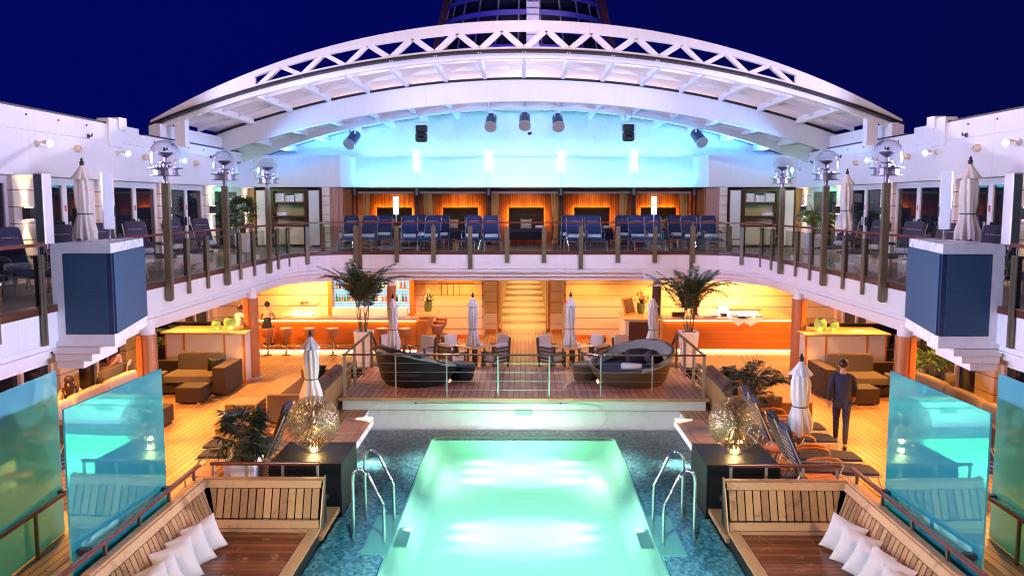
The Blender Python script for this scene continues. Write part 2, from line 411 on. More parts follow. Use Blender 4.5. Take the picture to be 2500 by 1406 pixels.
# gallery fascia: swept stepped profile (offset outwards from the edge, z)
prof = [(0,3.31),(-.0,2.72),(.05,2.70),(.05,2.58),(.16,2.56),(.16,2.45),(.28,2.43),(.28,2.32),(.40,2.30),(.40,2.62)]
b = MB(); rings = []
for off, z in prof: rings.append([(x,y,z) for x,y in edge_path(off)])
b.loft(rings, closed=False, caps=False, smooth=False)
tag(b.build('gallery_fascia', M['white']), 'long white stepped fascia running round the edge of the upper gallery', 'fascia')
b = MB(); rings = []
for off, z in ((-.012,3.20),(-.012,3.314),(.13,3.314),(.13,3.30)): rings.append([(x,y,z) for x,y in edge_path(off)])
b.loft(rings, closed=False, caps=False, smooth=False)
tag(b.build('deck_margin', M['darkwood']), 'dark hardwood margin board along the gallery edge under the glass railing', 'trim')

# ================================================================== POOL
PW = -.45
struct(MB().add([(-3.7,6,PW),(3.7,6,PW),(3.7,19.4,PW),(-3.7,19.4,PW)],[(0,1,2,3)]).build('pool_water', M['water']))
def rrect(x, y0, y1, r, n=5):
    p = [(-x,y0),(x,y0)]
    for i in range(n+1): a = i/n*PI/2; p.append((x-r+r*math.cos(a), y1-r+r*math.sin(a)))
    for i in range(n+1): a = PI/2+i/n*PI/2; p.append((-x+r+r*math.cos(a), y1-r+r*math.sin(a)))
    return p
inner = rrect(2.10, 6.5, 18.80, .28); cop = rrect(2.135, 6.4, 18.85, .30)
n = len(inner)
zs = -.505
M['stepgreen'] = pbr('step_tread', (.22,.46,.34), .5)
basin = thing('swimming_pool', 'glowing mint green swimming pool sunk between two mosaic shelves', 'pool')
b = MB()
def ins(d): return rrect(2.10-d, 6.5, 18.80-d, .28)
b.loft([[(x,y,z_) for x,y in ins(d_)] for d_, z_ in ((0,-.475),(.02,-.62),(.08,-.78),(.20,-.87),(.36,-.90))], caps=False, smooth=True)
b.add([(x,y,-.90) for x,y in ins(.36)],[tuple(range(n))])
b.build('basin', M['pooltile'], basin)
b = MB()
b.loft([[(x,y,-.62) for x,y in cop],[(x,y,-.475) for x,y in cop],[(x,y,-.475) for x,y in inner]], caps=False, smooth=False)
for s in (-1,1): b.box(s*2.137,12.35,-.56,s*2.52,13.95,-.480)
b.build('rim', M['coping'], basin)
# shelf tiles: four sheets around the basin
b = MB(); z = zs
b.add([(-3.9,6,z),(-2.16,6,z),(-2.16,19.5,z),(-3.9,19.5,z)],[(0,1,2,3)]).add([(2.16,6,z),(3.9,6,z),(3.9,19.5,z),(2.16,19.5,z)],[(0,1,2,3)])
b.add([(-2.16,18.6,z+.004),(2.16,18.6,z+.004),(2.16,19.5,z+.004),(-2.16,19.5,z+.004)],[(0,1,2,3)])
b.build('mosaic_shelf', M['mosaic'], basin)
b = MB()
for s in (-1,1): MB().box(s*3.70,13.2,-.62,s*3.76,19.4,-.004).build('side_wall', M['white'], basin)
for s in (-1,1):
    bb = MB()
    bb.box(s*1.88,12.80,-.575,s*2.09,13.58,-.55)
    bb.build('step', M['stepgreen'], basin)
for s in (-1,1):
    for y in (13.35,):
        pass
# handrails at the pool steps
def ladder_rail(s, y0, which):
    x0 = 2.70*s; x1 = 2.22*s
    pts = [(x0,y0,-.60),(x0,y0,.55),(x0*.995,y0,.66),(x0*.975,y0,.72),(x0*.955,y0,.74),(x0*.935,y0,.72),(x0*.91,y0+.0,.66),(x1+.05*s,y0,.26),(x1,y0,.17),(x1-.005*s,y0,.06),(x1-.01*s,y0,-.95)]
    o = MB().tube(pts, .026, 12).build('handrail', M['chrome'])
    tag(o, f'polished steel pool handrail, the {which} one on the {SIDE[s]} side of the pool', 'handrail', 'steel handrails standing in the pool')
    fl = MB().cyl((x0,y0,-.60),(x0,y0,-.57),.06).build('flange', M['chrome'], o)
for s in (-1,1):
    ladder_rail(s, 12.72, 'nearer'); ladder_rail(s, 13.72, 'farther')

# ================================================================== SUN PLATFORM
PZ, PY0, PY1, PX = .30, 19.45, 23.2, 4.38
pf = thing('sun_platform', 'raised teak platform with a white front wall above the pool', 'platform')
MB().box(-PX,PY0-.06,PZ-.05,PX,PY1,PZ).build('decking', M['teak_plat'], pf)
MB().box(-PX+.05,PY0,-.62,PX-.05,PY0+.2,PZ-.052).build('front_wall', M['white_satin'], pf)
for s in (-1,1): MB().box(s*(PX-.05),PY0+.21,.0,s*(PX-.15),PY1,PZ-.052).build('side_wall', M['wick_tan'], pf)
MB().box(-PX-.02,PY0-.10,PZ-.062,PX+.02,PY0-.062,PZ+.004).build('nosing', M['rim'], pf)
o = MB().box(-.21,PY0-.012,-.045,.21,PY0-.002,.03).box(-.21,PY0-.012,-.125,.21,PY0-.002,-.053).build('notice_plate', pbr('plate_green', (.42,.62,.50), .4)); tag(o, 'two small pale green notice strips on the white pool wall', 'sign')
b = MB()
for zz, sd in ((-.007,1),(-.089,2)):
    rr = random.Random(sd); x = -.19
    while x < .18:
        w = rr.uniform(.006,.02); b.box(x,PY0-.014,zz-.018,x+w,PY0-.0125,zz+.018); x += w+rr.choice((.006,.006,.02))
b.build('lettering', pbr('plate_text', (.24,.42,.32), .4), o)
b = MB(); yv = PY0-.05
pole = MB().cyl((-2.55,yv,.175),(1.05,yv,.175),.014,n=8).build('net_pole', M['alu']); tag(pole, 'long thin pool pole clipped along the white wall below the platform', 'pole')
MB().cyl((-2.60,yv,.175),(-2.55,yv,.175),.02,n=8).cyl((.86,yv,.175),(.90,yv,.175),.02,n=8).build('clamp', pbr('blue_clip', (.02,.08,.4), .4), pole)
pts = [(1.05,yv,.175),(1.5,yv,.165),(1.78,yv,.10),(1.94,yv,-.03),(1.98,yv,-.18),(1.9,yv,-.33),(1.76,yv-.02,-.45)]
MB().tube(pts, .008, 6).build('hose', M['alu'], pole)

def platform_rail():
    t = thing('platform_railing', 'low steel and wire railing around the teak platform above the pool', 'railing')
    h = PZ+1.02; y0 = PY0+.06; x = PX-.10
    MB().bar((-x-.04,y0,h),(x+.04,y0,h),.06,.035).build('handrail', M['darkwood'], t)
    for s in (-1,1):
        MB().bar((s*x,y0+.03,h),(s*x,PY1-.15,h),.06,.035).build('handrail', M['darkwood'], t)
        MB().bar((s*x,PY1-.15,h-.02),(s*(x-.12),PY1+1.0,.25),.05,.05).build('sloping_rail', M['darkwood'], t)
    for i in range(8):
        xx = -x+2*x*(i/7)
        if i in (0,7): MB().box(xx-.035,y0-.025,PZ,xx+.035,y0+.025,h-.018).build('post', M['steel'], t)
        else: MB().box(xx-.014,y0-.014,PZ,xx+.014,y0+.014,h-.018).build('post', M['steel'], t)
    for s in (-1,1):
        for k in (1,2,3):
            yy = y0+(PY1-.15-y0)*k/3
            MB().box(s*x-.035,yy-.025,PZ,s*x+.035,yy+.025,h-.018).build('post', M['steel'] if k<3 else M['bronze'], t)
    for k in range(4):
        zz = PZ+.17+.215*k
        MB().cyl((-x,y0,zz),(x,y0,zz),.006,n=6).build('wire', M['steel'], t)
        for s in (-1,1): MB().cyl((s*x,y0,zz),(s*x,PY1-.15,zz),.006,n=6).build('wire', M['steel'], t)
platform_rail()

# ================================================================== BENCHES AND BLACK PLINTHS BESIDE THE POOL
for s in (-1,1):
    o = thing('pool_bench', f'teak slatted bench floating over the lit water on the {SIDE[s]} side of the pool', 'bench', (0,0,0))
    b = MB(); x0, x1 = s*3.14, s*3.72
    b.box(x0,15.22,.30,x1,17.0,.42); b.build('frame', M['white_satin'], o)
    b = MB()
    for k in range(18):
        y = 15.24+k*.0975; b.box(x0+s*.13,y,.424,x1-s*.03,y+.083,.45)
    for k in range(2): b.box(x0,15.22+k*.89,.424,x0+s*.115,15.22+k*.89+.88,.452)
    b.build('slats', M['benchwood'], o)
    o = MB().box(s*3.14,13.9,-.62,s*4.40,15.21,.45).build('plinth', M['black'], bevel=.008)
    tag(o, f'black block plinth carrying the starry globe lamp on the {SIDE[s]} side of the pool', 'plinth')
    o = MB().box(s*3.18,12.62,-.40,s*3.60,13.89,-.31).build('pool_step', M['slat'], bevel=.006)
    tag(o, f'small teak step at the water beside the {SIDE[s]} lounge seat', 'step')

# ================================================================== SIDE WALLS
WX, WZ0, WZ1 = 9.9, 5.46, 6.78
pillars = [16.72+3.33*k for k in range(-2,5)]
for s in (-1,1):
    w = thing('deckhouse_wall', f'long white upper wall with glass doors along the {SIDE[s]} gallery', 'wall')
    b = MB()
    b.box(s*WX,3,WZ0,s*(WX+.7),30.6,WZ1-.42).box(s*(WX+.004),3,WZ1-.415,s*(WX+.7),21.4,WZ1).box(s*(WX+.004),21.4,WZ1-.415,s*(WX+.7),30.6,WZ1-.12)
    b.build('upper_band', M['white'], w)
    b = MB(); b.box(s*(WX+.02),3,WZ1+.004,s*(WX+.5),20.6,WZ1+.045).box(s*(WX+.02),21.9,WZ1-.115,s*(WX+.5),30.5,WZ1-.07)
    b.build('gutter', M['rubber'], w)
    b = MB()
    for k in range(24):
        yy = 4+k*1.15; b.ball((s*(WX-.004),yy,WZ1-.12 if yy<21 else WZ1-.24),.022,8,5)
    b.build('fixings', M['charcoal'], w)
    b = MB()
    for yy, zz in ((19.0,6.42),(23.0,6.38),(26.4,6.36),(15.4,6.45),(28.9,6.3)): b.box(s*(WX-.10),yy-.015,zz-.015,s*WX,yy+.015,zz+.015).box(s*(WX-.10),yy-.015,zz-.015,s*(WX-.08),yy+.015,zz+.06).box(s*(WX-.015),yy-.05,zz-.05,s*WX,yy+.05,zz+.05)
    b.build('hooks', M['charcoal'], w)
    b = MB(); b.box(s*(WX-.04),19.9,WZ1-.52,s*(WX+.25),20.55,WZ1+.14).box(s*(WX-.02),20.55,WZ1-.42,s*(WX+.25),21.5,WZ1+.02).box(s*(WX-.07),20.35,WZ1-.1,s*(WX+.2),20.75,WZ1+.2)
    b.build('bracket_box', M['white'], w, bevel=.01)
    # recessed cladding and doors
    b = MB(); b.box(s*10.26,3,UP,s*10.32,30.6,WZ0); b.build('back_panel', M['darkglass'], w)
    b = MB()
    for py in pillars: b.box(s*10.07,py-.38,UP+.004,s*10.27,py+.38,WZ0-.003)
    b.build('pillar', M['pillar'], w)
    for i in range(len(pillars)-1):
        y0, y1 = pillars[i]+.38, pillars[i+1]-.38
        fr = MB(); m = (y0+y1)/2
        for (a, c) in ((y0,y0+.10),(m-.09,m+.09),(y1-.10,y1)): fr.box(s*10.17,a,UP+.08,s*10.25,c,WZ0-.16)
        fr.box(s*10.17,y0,WZ0-.16,s*10.25,y1,WZ0-.01).box(s*10.17,y0,UP+.005,s*10.25,y1,UP+.08)
        d = fr.build('sliding_door', M['white'], w)
        g = MB().box(s*10.205,y0+.10,UP+.08,s*10.22,m-.09,WZ0-.16).box(s*10.205,m+.09,UP+.08,s*10.22,y1-.10,WZ0-.16).build('pane', M['darkglass'], d)
        MB().box(s*10.12,m-.16,UP+.95,s*10.168,m-.12,UP+1.2).box(s*10.12,m+.12,UP+.95,s*10.168,m+.16,UP+1.2).build('handle', M['chrome'], d)
        MB().box(s*10.163,m-.03,UP+1.42,s*10.168,m+.04,UP+1.56).build('lock_plate', M['red'], d)
# round air nozzles and small pins on the walls
for s in (-1,1):
    for i, yy in enumerate((18.44,21.74,25.08)):
        o = MB().lathe([(.075,0),(.085,.05),(.07,.11),(.045,.12),(.04,.06)], 16, Matrix.Rotation(-s*PI/2,4,'Y')).build('air_nozzle', M['cream'], loc=(s*(WX-.005),yy,6.1))
        tag(o, f'small round air nozzle, {nth(i)} from the camera on the {SIDE[s]} white wall', 'air nozzle', 'round nozzles on the side walls')

# ================================================================== BACK WALL, CUPBOARDS, CABANAS
bw = thing('back_wall', 'white back wall band curving over the cabanas beneath the roof vault', 'wall')
poly = [(-WX,30.6),(-6.72,30.6),(-6.5,32.35),(6.5,32.35),(6.72,30.6),(WX,30.6)]
b = MB()
pp = poly + [(x, y+.25) for x,y in reversed(poly)]
nn = len(poly)
vs = [(x,y,z) for z in (5.50,6.66) for x,y in poly] + [(x,y+.3,z) for z in (5.50,6.66) for x,y in poly]
for i in range(nn-1):
    b.add([(poly[i][0],poly[i][1],5.5),(poly[i+1][0],poly[i+1][1],5.5),(poly[i+1][0],poly[i+1][1],6.66),(poly[i][0],poly[i][1],6.66)],[(0,1,2,3)])
    for z in (5.5,6.66): b.add([(poly[i][0],poly[i][1],z),(poly[i+1][0],poly[i+1][1],z),(poly[i+1][0],poly[i+1][1]+.12,z),(poly[i][0],poly[i][1]+.12,z)],[(0,1,2,3)])
    b.add([(poly[i][0],poly[i][1]+.12,5.5),(poly[i+1][0],poly[i+1][1]+.12,5.5),(poly[i+1][0],poly[i+1][1]+.12,6.66),(poly[i][0],poly[i][1]+.12,6.66)],[(0,1,2,3)])
b.build('band', M['white'], bw)
b = MB()
b.add([(-10.3,30.7,5.49),(10.3,30.7,5.49),(10.3,34.5,5.49),(-10.3,34.5,5.49)],[(0,1,2,3)])
b.build('soffit', M['darkwood'], bw)
b = MB()
for s in (-1,1):
    b.box(s*7.42,30.62,UP,s*7.14,30.75,5.49)
b.build('board_strip', M['pillar'], bw)
b = MB()
for s in (-1,1):
    b.add([(s*7.14,30.62,UP),(s*6.72,31.0,UP),(s*6.72,31.0,5.48),(s*7.14,30.62,5.48)],[(0,1,2,3)])
    b.box(s*6.72,31.0,UP,s*6.66,34.2,5.48)
b.build('timber_side', M['slatwall'], bw)
b = MB(); b.box(-9.95,31.12,UP,-7.43,31.2,5.49).box(7.43,31.12,UP,9.95,31.2,5.49); b.build('recess', M['darkwood'], bw)
# side entrance doors in the corner
for s in (-1,1):
    o = MB().box(s*9.885,30.54,UP+.01,s*10.24,30.6,5.45).build('corner_door', pbr('ochre_door%d' % s, (.42,.25,.09), .4)); tag(o, f'ochre timber door in the {SIDE[s]} rear corner beside the towel cupboard', 'door')
    MB().box(s*9.93,30.50,UP+.98,s*10.05,30.53,UP+1.02).box(s*9.94,30.51,UP+.8,s*9.98,30.538,UP+.86).build('handle', M['charcoal'], o)

def cupboard(s):
    o = thing('towel_cupboard', f'open towel cupboard with dark shelves beside the {SIDE[s]} end of the cabanas', 'cupboard')
    X = lambda a: s*a
    f = MB(); z1 = 5.44
    f.box(X(9.3),30.55,z1-.1,X(7.95),31.1,z1).box(X(9.3),30.56,UP,X(9.2),31.09,z1-.1).box(X(8.06),30.56,UP,X(7.96),31.09,z1-.1)
    f.build('frame', M['darkwood'], o)
    MB().box(X(9.2),31.06,UP,X(8.06),31.1,z1-.1).build('back_board', M['cream'], o)
    for zz in (4.92,4.42,4.08): MB().box(X(9.2),30.58,zz-.03,X(8.06),31.05,zz+.03).build('shelf', M['darkwood'], o)
    for a, c in ((9.19,8.64),(8.63,8.07)):
        d = MB().box(X(a),30.57,UP+.1,X(c),30.60,4.04).build('lower_door', M['cream'], o)
        MB().ball((X(8.70 if a>9 else 8.57),30.555,3.96),.02,8,6).build('knob', M['charcoal'], d)
    for a, c in ((9.85,9.36),(7.93,7.45)):
        d = MB().box(X(a),30.50,UP+.08,X(c),30.55,z1-.06).build('open_door', M['white'], o)
        MB().box(X(a)-s*.0,30.495,UP+.05,X(a)+s*-.05,30.553,z1-.03).box(X(c),30.495,UP+.05,X(c)+s*.05,30.553,z1-.03).box(X(a)-s*.05,30.496,z1-.07,X(c)+s*.05,30.552,z1-.03).build('edge_trim', M['darkwood'], d)
    for (xc, zz, nn_) in ((9.0,4.95,5),(8.63,4.95,4),(8.26,4.95,5),(8.95,4.45,2)):
        b = MB()
        for k in range(nn_): b.pad((X(xc+rnd.uniform(-.008,.008)),30.78,zz+.035+k*.062),(.35,.36,.066),e=.3,n=16,m=6)
        q = b.build('towel_stack', M['towel']); 
        wh = {9.0:'outer', 8.63:'middle', 8.26:'inner', 8.95:'lower'}[xc]
        tag(q, f'white folded towels, {wh} stack in the {SIDE[s]} cupboard', 'towels', 'towel stacks in the cupboards')
for s in (-1,1): cupboard(s)

# cabanas
cb = thing('cabana_row', 'row of five timber lined cabanas glowing orange behind the deck chairs', 'cabana')
MB().box(-6.66,34.2,UP,6.66,34.3,5.48).build('back_wall', M['slatwall'], cb)
b = MB(); b.box(-6.6,32.30,5.36,6.6,32.40,5.47); b.build('beam', M['darkwood'], cb)
b = MB()
for k in range(22): b.ball((-6.3+k*.6,32.292,5.42),.012,6,4)
b.build('studs', M['chrome'], cb)
b = MB(); b.box(-6.6,32.42,5.28,6.6,32.50,5.36); b.build('valance', M['umbrella'], cb)
PX5 = [-6.9+.35,-4.14,-1.36,1.43,4.23,6.55]
for x in PX5:
    b = MB(); b.box(x-.10,32.30,UP,x-.045,32.39,5.36).box(x+.045,32.30,UP,x+.10,32.39,5.36); p = b.build('post', M['darkwood'], cb)
    MB().box(x-.045,32.27,5.22,x+.045,32.395,5.56).build('post_cap', M['alu'], p)
    if abs(x) < 6: MB().box(x-.04,32.4,UP,x+.04,34.2,5.4).build('partition', M['darkwood'], cb)
def curtain(x, i):
    ks = [(5.34,.16,0),(5.0,.17,.03),(4.6,.16,.06),(4.3,.13,.10),(4.05,.08,.08),(3.98,.07,.07),(3.85,.10,.10),(3.6,.12,.12),(3.36,.13,.12)]
    rings = []; sg = 1 if i % 2 else -1
    for z, w, dx in ks:
        rings.append([(x+sg*dx*.6+w*math.cos(a)*(1+.12*math.sin(7*a+z*3)), 32.62+w*.45*math.sin(a)*(1+.35*math.sin(9*a+i)), z) for a in [2*PI*k/36 for k in range(36)]])
    o = MB().loft(rings, caps=False).build('curtain', M['curtain'])
    tag(o, f'yellow sheer curtain tied at the waist, {nth(i)} from the left in the cabanas', 'curtain', 'tied curtains of the cabanas')
    MB().cyl((x+sg*.04,32.62,3.985),(x+sg*.04,32.62,4.01),.08,n=16).build('tie', M['fabric_beige'], o)
for i, x in enumerate((-6.2,-3.78,-1.14,1.22,3.92,6.22)): curtain(x, i)
EM_OR = emit('orange_strip', (1,.36,.035), 24)
for i, x in enumerate((-5.28,-2.58,.10,2.76,5.46)):
    if i in (0,4): x += (.0)
    o = MB().box(x-.72,33.97,3.86,x+.72,34.03,4.74).build('headboard', M['rubber'], bevel=.01)
    tag(o, f'black headboard panel rimmed by orange light, {nth(i)} cabana from the left', 'headboard', 'black headboards in the cabanas')
    st = MB()
    st.box(x-.68,34.06,4.66,x+.68,34.10,4.70).box(x-.68,34.06,3.9,x-.64,34.10,4.66).box(x+.64,34.06,3.9,x+.68,34.10,4.66)
    st.build('light_strip', EM_OR, o)
    d = thing('cabana_daybed', f'low black daybed under the headboard of the {nth(i)} cabana from the left', 'daybed', (x,33.1,UP), 0, 'daybeds in the cabanas')
    b = MB().box(-.74,-.6,.20,.74,.84,.50); b.build('base', M['wick_black'], d, bevel=.02)
    MB().pad((0,.1,.55),(1.46,1.38,.14),e=.25).build('mattress', M['fabric_slate'], d)
    b = MB()
    for sx in (-1,1):
        for sy in (-.52,.76): b.cyl((sx*.66,sy,0),(sx*.66,sy,.2),.03,n=8)
    b.build('legs', M['alu'], d)
    ps = MB().pillow(.46,.40,.16,Matrix.Translation((x+rnd.uniform(-.25,.1),32.95,UP+.80))@Euler((R(-14),0,R(rnd.uniform(-12,12)))).to_matrix().to_4x4(),i).build('cushion', M['fabric_beige'])
    tag(ps, f'beige scatter cushion on the daybed of the {nth(i)} cabana from the left', 'cushion', 'cushions on the cabana daybeds')
    tw = MB()
    for k in range(2): tw.cyl((x+.36,32.72+k*.14,UP+.68+.0),(x+.66,32.78+k*.14,UP+.69),.065,n=14)
    tag(tw.build('rolled_towel', M['towel']), f'rolled white towels on the daybed of the {nth(i)} cabana from the left', 'towel', 'rolled towels in the cabanas')

# ================================================================== ROOF
def arcz(x, z0, Rr): return z0 - Rr + math.sqrt(Rr*Rr - x*x)
def arcband(b, half, zt, zb, y0, y1, n=48):
    """solid arched strip between two height functions"""
    rings = []
    for i in range(n+1):
        x = -half+2*half*i/n
        rings.append([(x,y0,zb(x)),(x,y1,zb(x)),(x,y1,zt(x)),(x,y0,zt(x))])
    return b.loft(rings, caps=True, smooth=False)
H0 = 10.25
top = lambda x: arcz(x, 9.80, 21.2); low = lambda x: arcz(x, 9.05, 27.8)
ct = lambda x: .27-.12*min(1,max(0,(abs(x)-3)/4))
tr = thing('roof_truss', 'white arched truss with triangular openings at the front of the sliding roof', 'roof truss')
b = MB()
arcband(b, H0, top, lambda x: max(top(x)-ct(x), low(x)), 23.0, 23.18)
b.build('top_chord', M['white'], tr)
b = MB(); arcband(b, H0, lambda x: min(low(x)+.055, top(x)), low, 23.0-.002, 23.182); b.build('bottom_chord', M['white'], tr)
zin = lambda x: max(top(x)-.26, low(x)+.05)
def solid_end(s):
    b = MB(); rings = []
    for i in range(13):
        x = s*(7.35+(H0-7.35)*i/12)
        zt = top(x)-ct(x)+.002; zb = low(x)+.05
        if zt < zb+.01: zt = zb+.01
        rings.append([(x,23.004,zb),(x,23.176,zb),(x,23.176,zt),(x,23.004,zt)])
    b.loft(rings, smooth=False); b.build('end_plate', M['white'], tr)
solid_end(1); solid_end(-1)
b = MB()
for k in range(-6,7):
    xb = 1.21*k
    for sg in (-1,1):
        xt = xb+sg*.605
        if abs(xt) > 7.0: continue
        p_ = Vector((xb,23.09,low(xb)-.005)); q_ = Vector((xt,23.09,top(xt)-ct(xt)+.045)); e_ = (q_-p_).normalized()
        b.bar(p_-e_*.02,q_+e_*.03,.168,.145 if abs(xb)<4.5 else .11)
b.build('web', M['white'], tr)
b = MB(); arcband(b, H0+.06, lambda x: low(x)-.003, lambda x: low(x)-.06, 22.96, 23.25); b.build('seal', M['rubber'], tr)

def vault(name, label, y0, y1, z0, Rr, half, ribs, ribh, purl, flange, mat_panel, zfl):
    v = thing(name, label, 'roof')
    f = lambda x: arcz(x, z0, Rr)
    b = MB()
    b.grid(lambda u, w: (-half+2*half*u, y0+(y1-y0)*w, f(-half+2*half*u)), 48, 2)
    b.build('panels', mat_panel, v)
    for k in range(-ribs, ribs+1):
        x = k*1.28
        if abs(x) > half-.1: continue
        a = math.asin(x/Rr)
        nx, nz = -math.sin(a), -math.cos(a)
        p = Vector((x, y0, f(x)-.01)); d = Vector((nx,0,nz)); tx = Vector((nz,0,-nx))
        b = MB()
        q = [p+tx*.075, p-tx*.075, p-tx*.055+d*ribh, p+tx*.055+d*ribh]
        b.loft([[tuple(v_) for v_ in q],[(v_.x,y1,v_.z) for v_ in q]], smooth=False)
        b.build('rib', M['white'], v)
    for y in purl:
        b = MB(); arcband(b, half, lambda x: f(x)-.012, lambda x: f(x)-ribh*.72, y-.03, y+.03); b.build('purlin', M['white'], v)
    b = MB(); arcband(b, half, lambda x: f(x)-.004 if not flange else f(x)+flange, zfl, y0-.05, y0+.12, 64); b.build('front_flange', M['white'], v)
    return v, f
v1, f1 = vault('sliding_roof', 'front bay of the sliding roof with pale panels between white ribs', 23.3, 28.9, 9.16, 27.8, H0-.1, 8, .20, (24.7,26.1), 0, M['roofpanel'], lambda x: arcz(x, 8.85, 27.8))
for s in (-1,1): MB().box(s*9.42,23.3,WZ1-.3,s*9.72,23.6,7.25).build('support_post', M['white'], v1, bevel=.01)
b = MB()
for s in (-1,1): b.box(s*9.98,23.0,6.7,s*10.3,28,7.08)
b.build('track', M['white'], v1)
f2b = lambda x: arcz(x, 8.22, 31)
v2, f2 = vault('fixed_roof', 'rear bay of the roof with smooth white front band and blue lit ribs', 27.7, 32.75, 8.50, 30, H0-.1, 8, .24, (29.2,30.7), .41, M['white'], f2b)
b = MB(); arcband(b, H0, lambda x: f2(x)+.485, lambda x: f2(x)+.414, 27.6, 27.85, 64); b.build('seal', M['rubber'], v2)
b = MB(); arcband(b, H0-.1, lambda x: f2(x)-.02, lambda x: arcz(x, 8.20, 27.0), 29.45, 29.60, 64); b.build('arch', M['white'], v2)
ew = MB(); rings = []
for i in range(41):
    x = -10+20*i/40
    rings.append([(x,32.9,6.4),(x,32.9,f2(x)+.0)])
ew.loft(rings, closed=False, caps=False, smooth=False)
tag(ew.build('end_wall', M['white_satin']), 'pale blue lit end wall under the roof vault', 'wall')

# ================================================================== FUNNEL
fn = thing('ship_funnel', 'dark banded ship funnel rising behind the roof truss', 'funnel', (0,46,0))
prf = lambda z: 4.95-(z-12)*.24
b = MB().lathe([(prf(9)-.35,9),(prf(19)-.35,19)], 40); b.build('core', M['funnel_dark'], fn)
for k in range(9):
    z = 10.6+k*.86
    b = MB().lathe([(prf(z),z),(prf(z+.26),z+.26),(prf(z+.26)-.05,z+.26),(prf(z)-.05,z)], 56, caps=False); b.build('louver', M['louver'], fn)
b = MB()
for k in range(26):
    a = 2*PI*k/26+.06
    b.bar((math.cos(a)*(prf(9)-.1),math.sin(a)*(prf(9)-.1),9),(math.cos(a)*(prf(19)-.1),math.sin(a)*(prf(19)-.1),19),.06,.06)
b.build('mullions', M['alu'], fn)
for s in (-1,1):
    b = MB(); b.bar((s*(prf(9)-.12),-.9,9),(s*(prf(19)-.12),-.9,19),.5,.5); b.build('side_fin', pbr('fin%d' % s, (.10,.012,.01), .5), fn)
b = MB(); b.bar((.42,-prf(9)-.06,9),(.42,-prf(19)-.06,19),.62,.08); b.build('ladder_panel', M['white'], fn)
b = MB()
for k in range(30): b.box(.15,-prf(9+k*.33)-.14,9+k*.33,.69,-prf(9+k*.33)-.08,9.04+k*.33)
b.build('rungs', M['alu'], fn)
# ================================================================== GALLERY RAILINGS
HR = 4.27
def rail_post(name, w, zt, zb, parent, loc, rz, double=False):
    """flat plates outside and inside the deck edge, local x along the rail, local -y towards the opening"""
    b = MB(); b.box(-w/2,-.05,zb-UP,w/2,-.03,zt-UP)
    if double: b.box(-.012,-.058,zb-UP+.002,.012,-.0505,zt-UP)
    iw = MB().box(-w/2*.8,.02,.03,w/2*.8,.045,zt-UP-.004)
    o = b.build(name, M['bronze'], parent, loc=loc); o.rotation_euler = (0,0,rz)
    iw.build('inner_plate', M['charcoal'], o)
    MB().cyl((0,-.01,zt-UP-.05),(0,-.01,HR-UP-.02),.012,n=8).build('stem', M['chrome'], o)
    return o
def post_copy(src, parent, loc, rz):
    c = src.copy(); COL.objects.link(c); c.parent = parent; c.location = loc; c.rotation_euler = (0,0,rz)
    for ch in src.children:
        d = ch.copy(); COL.objects.link(d); d.parent = c
    return c
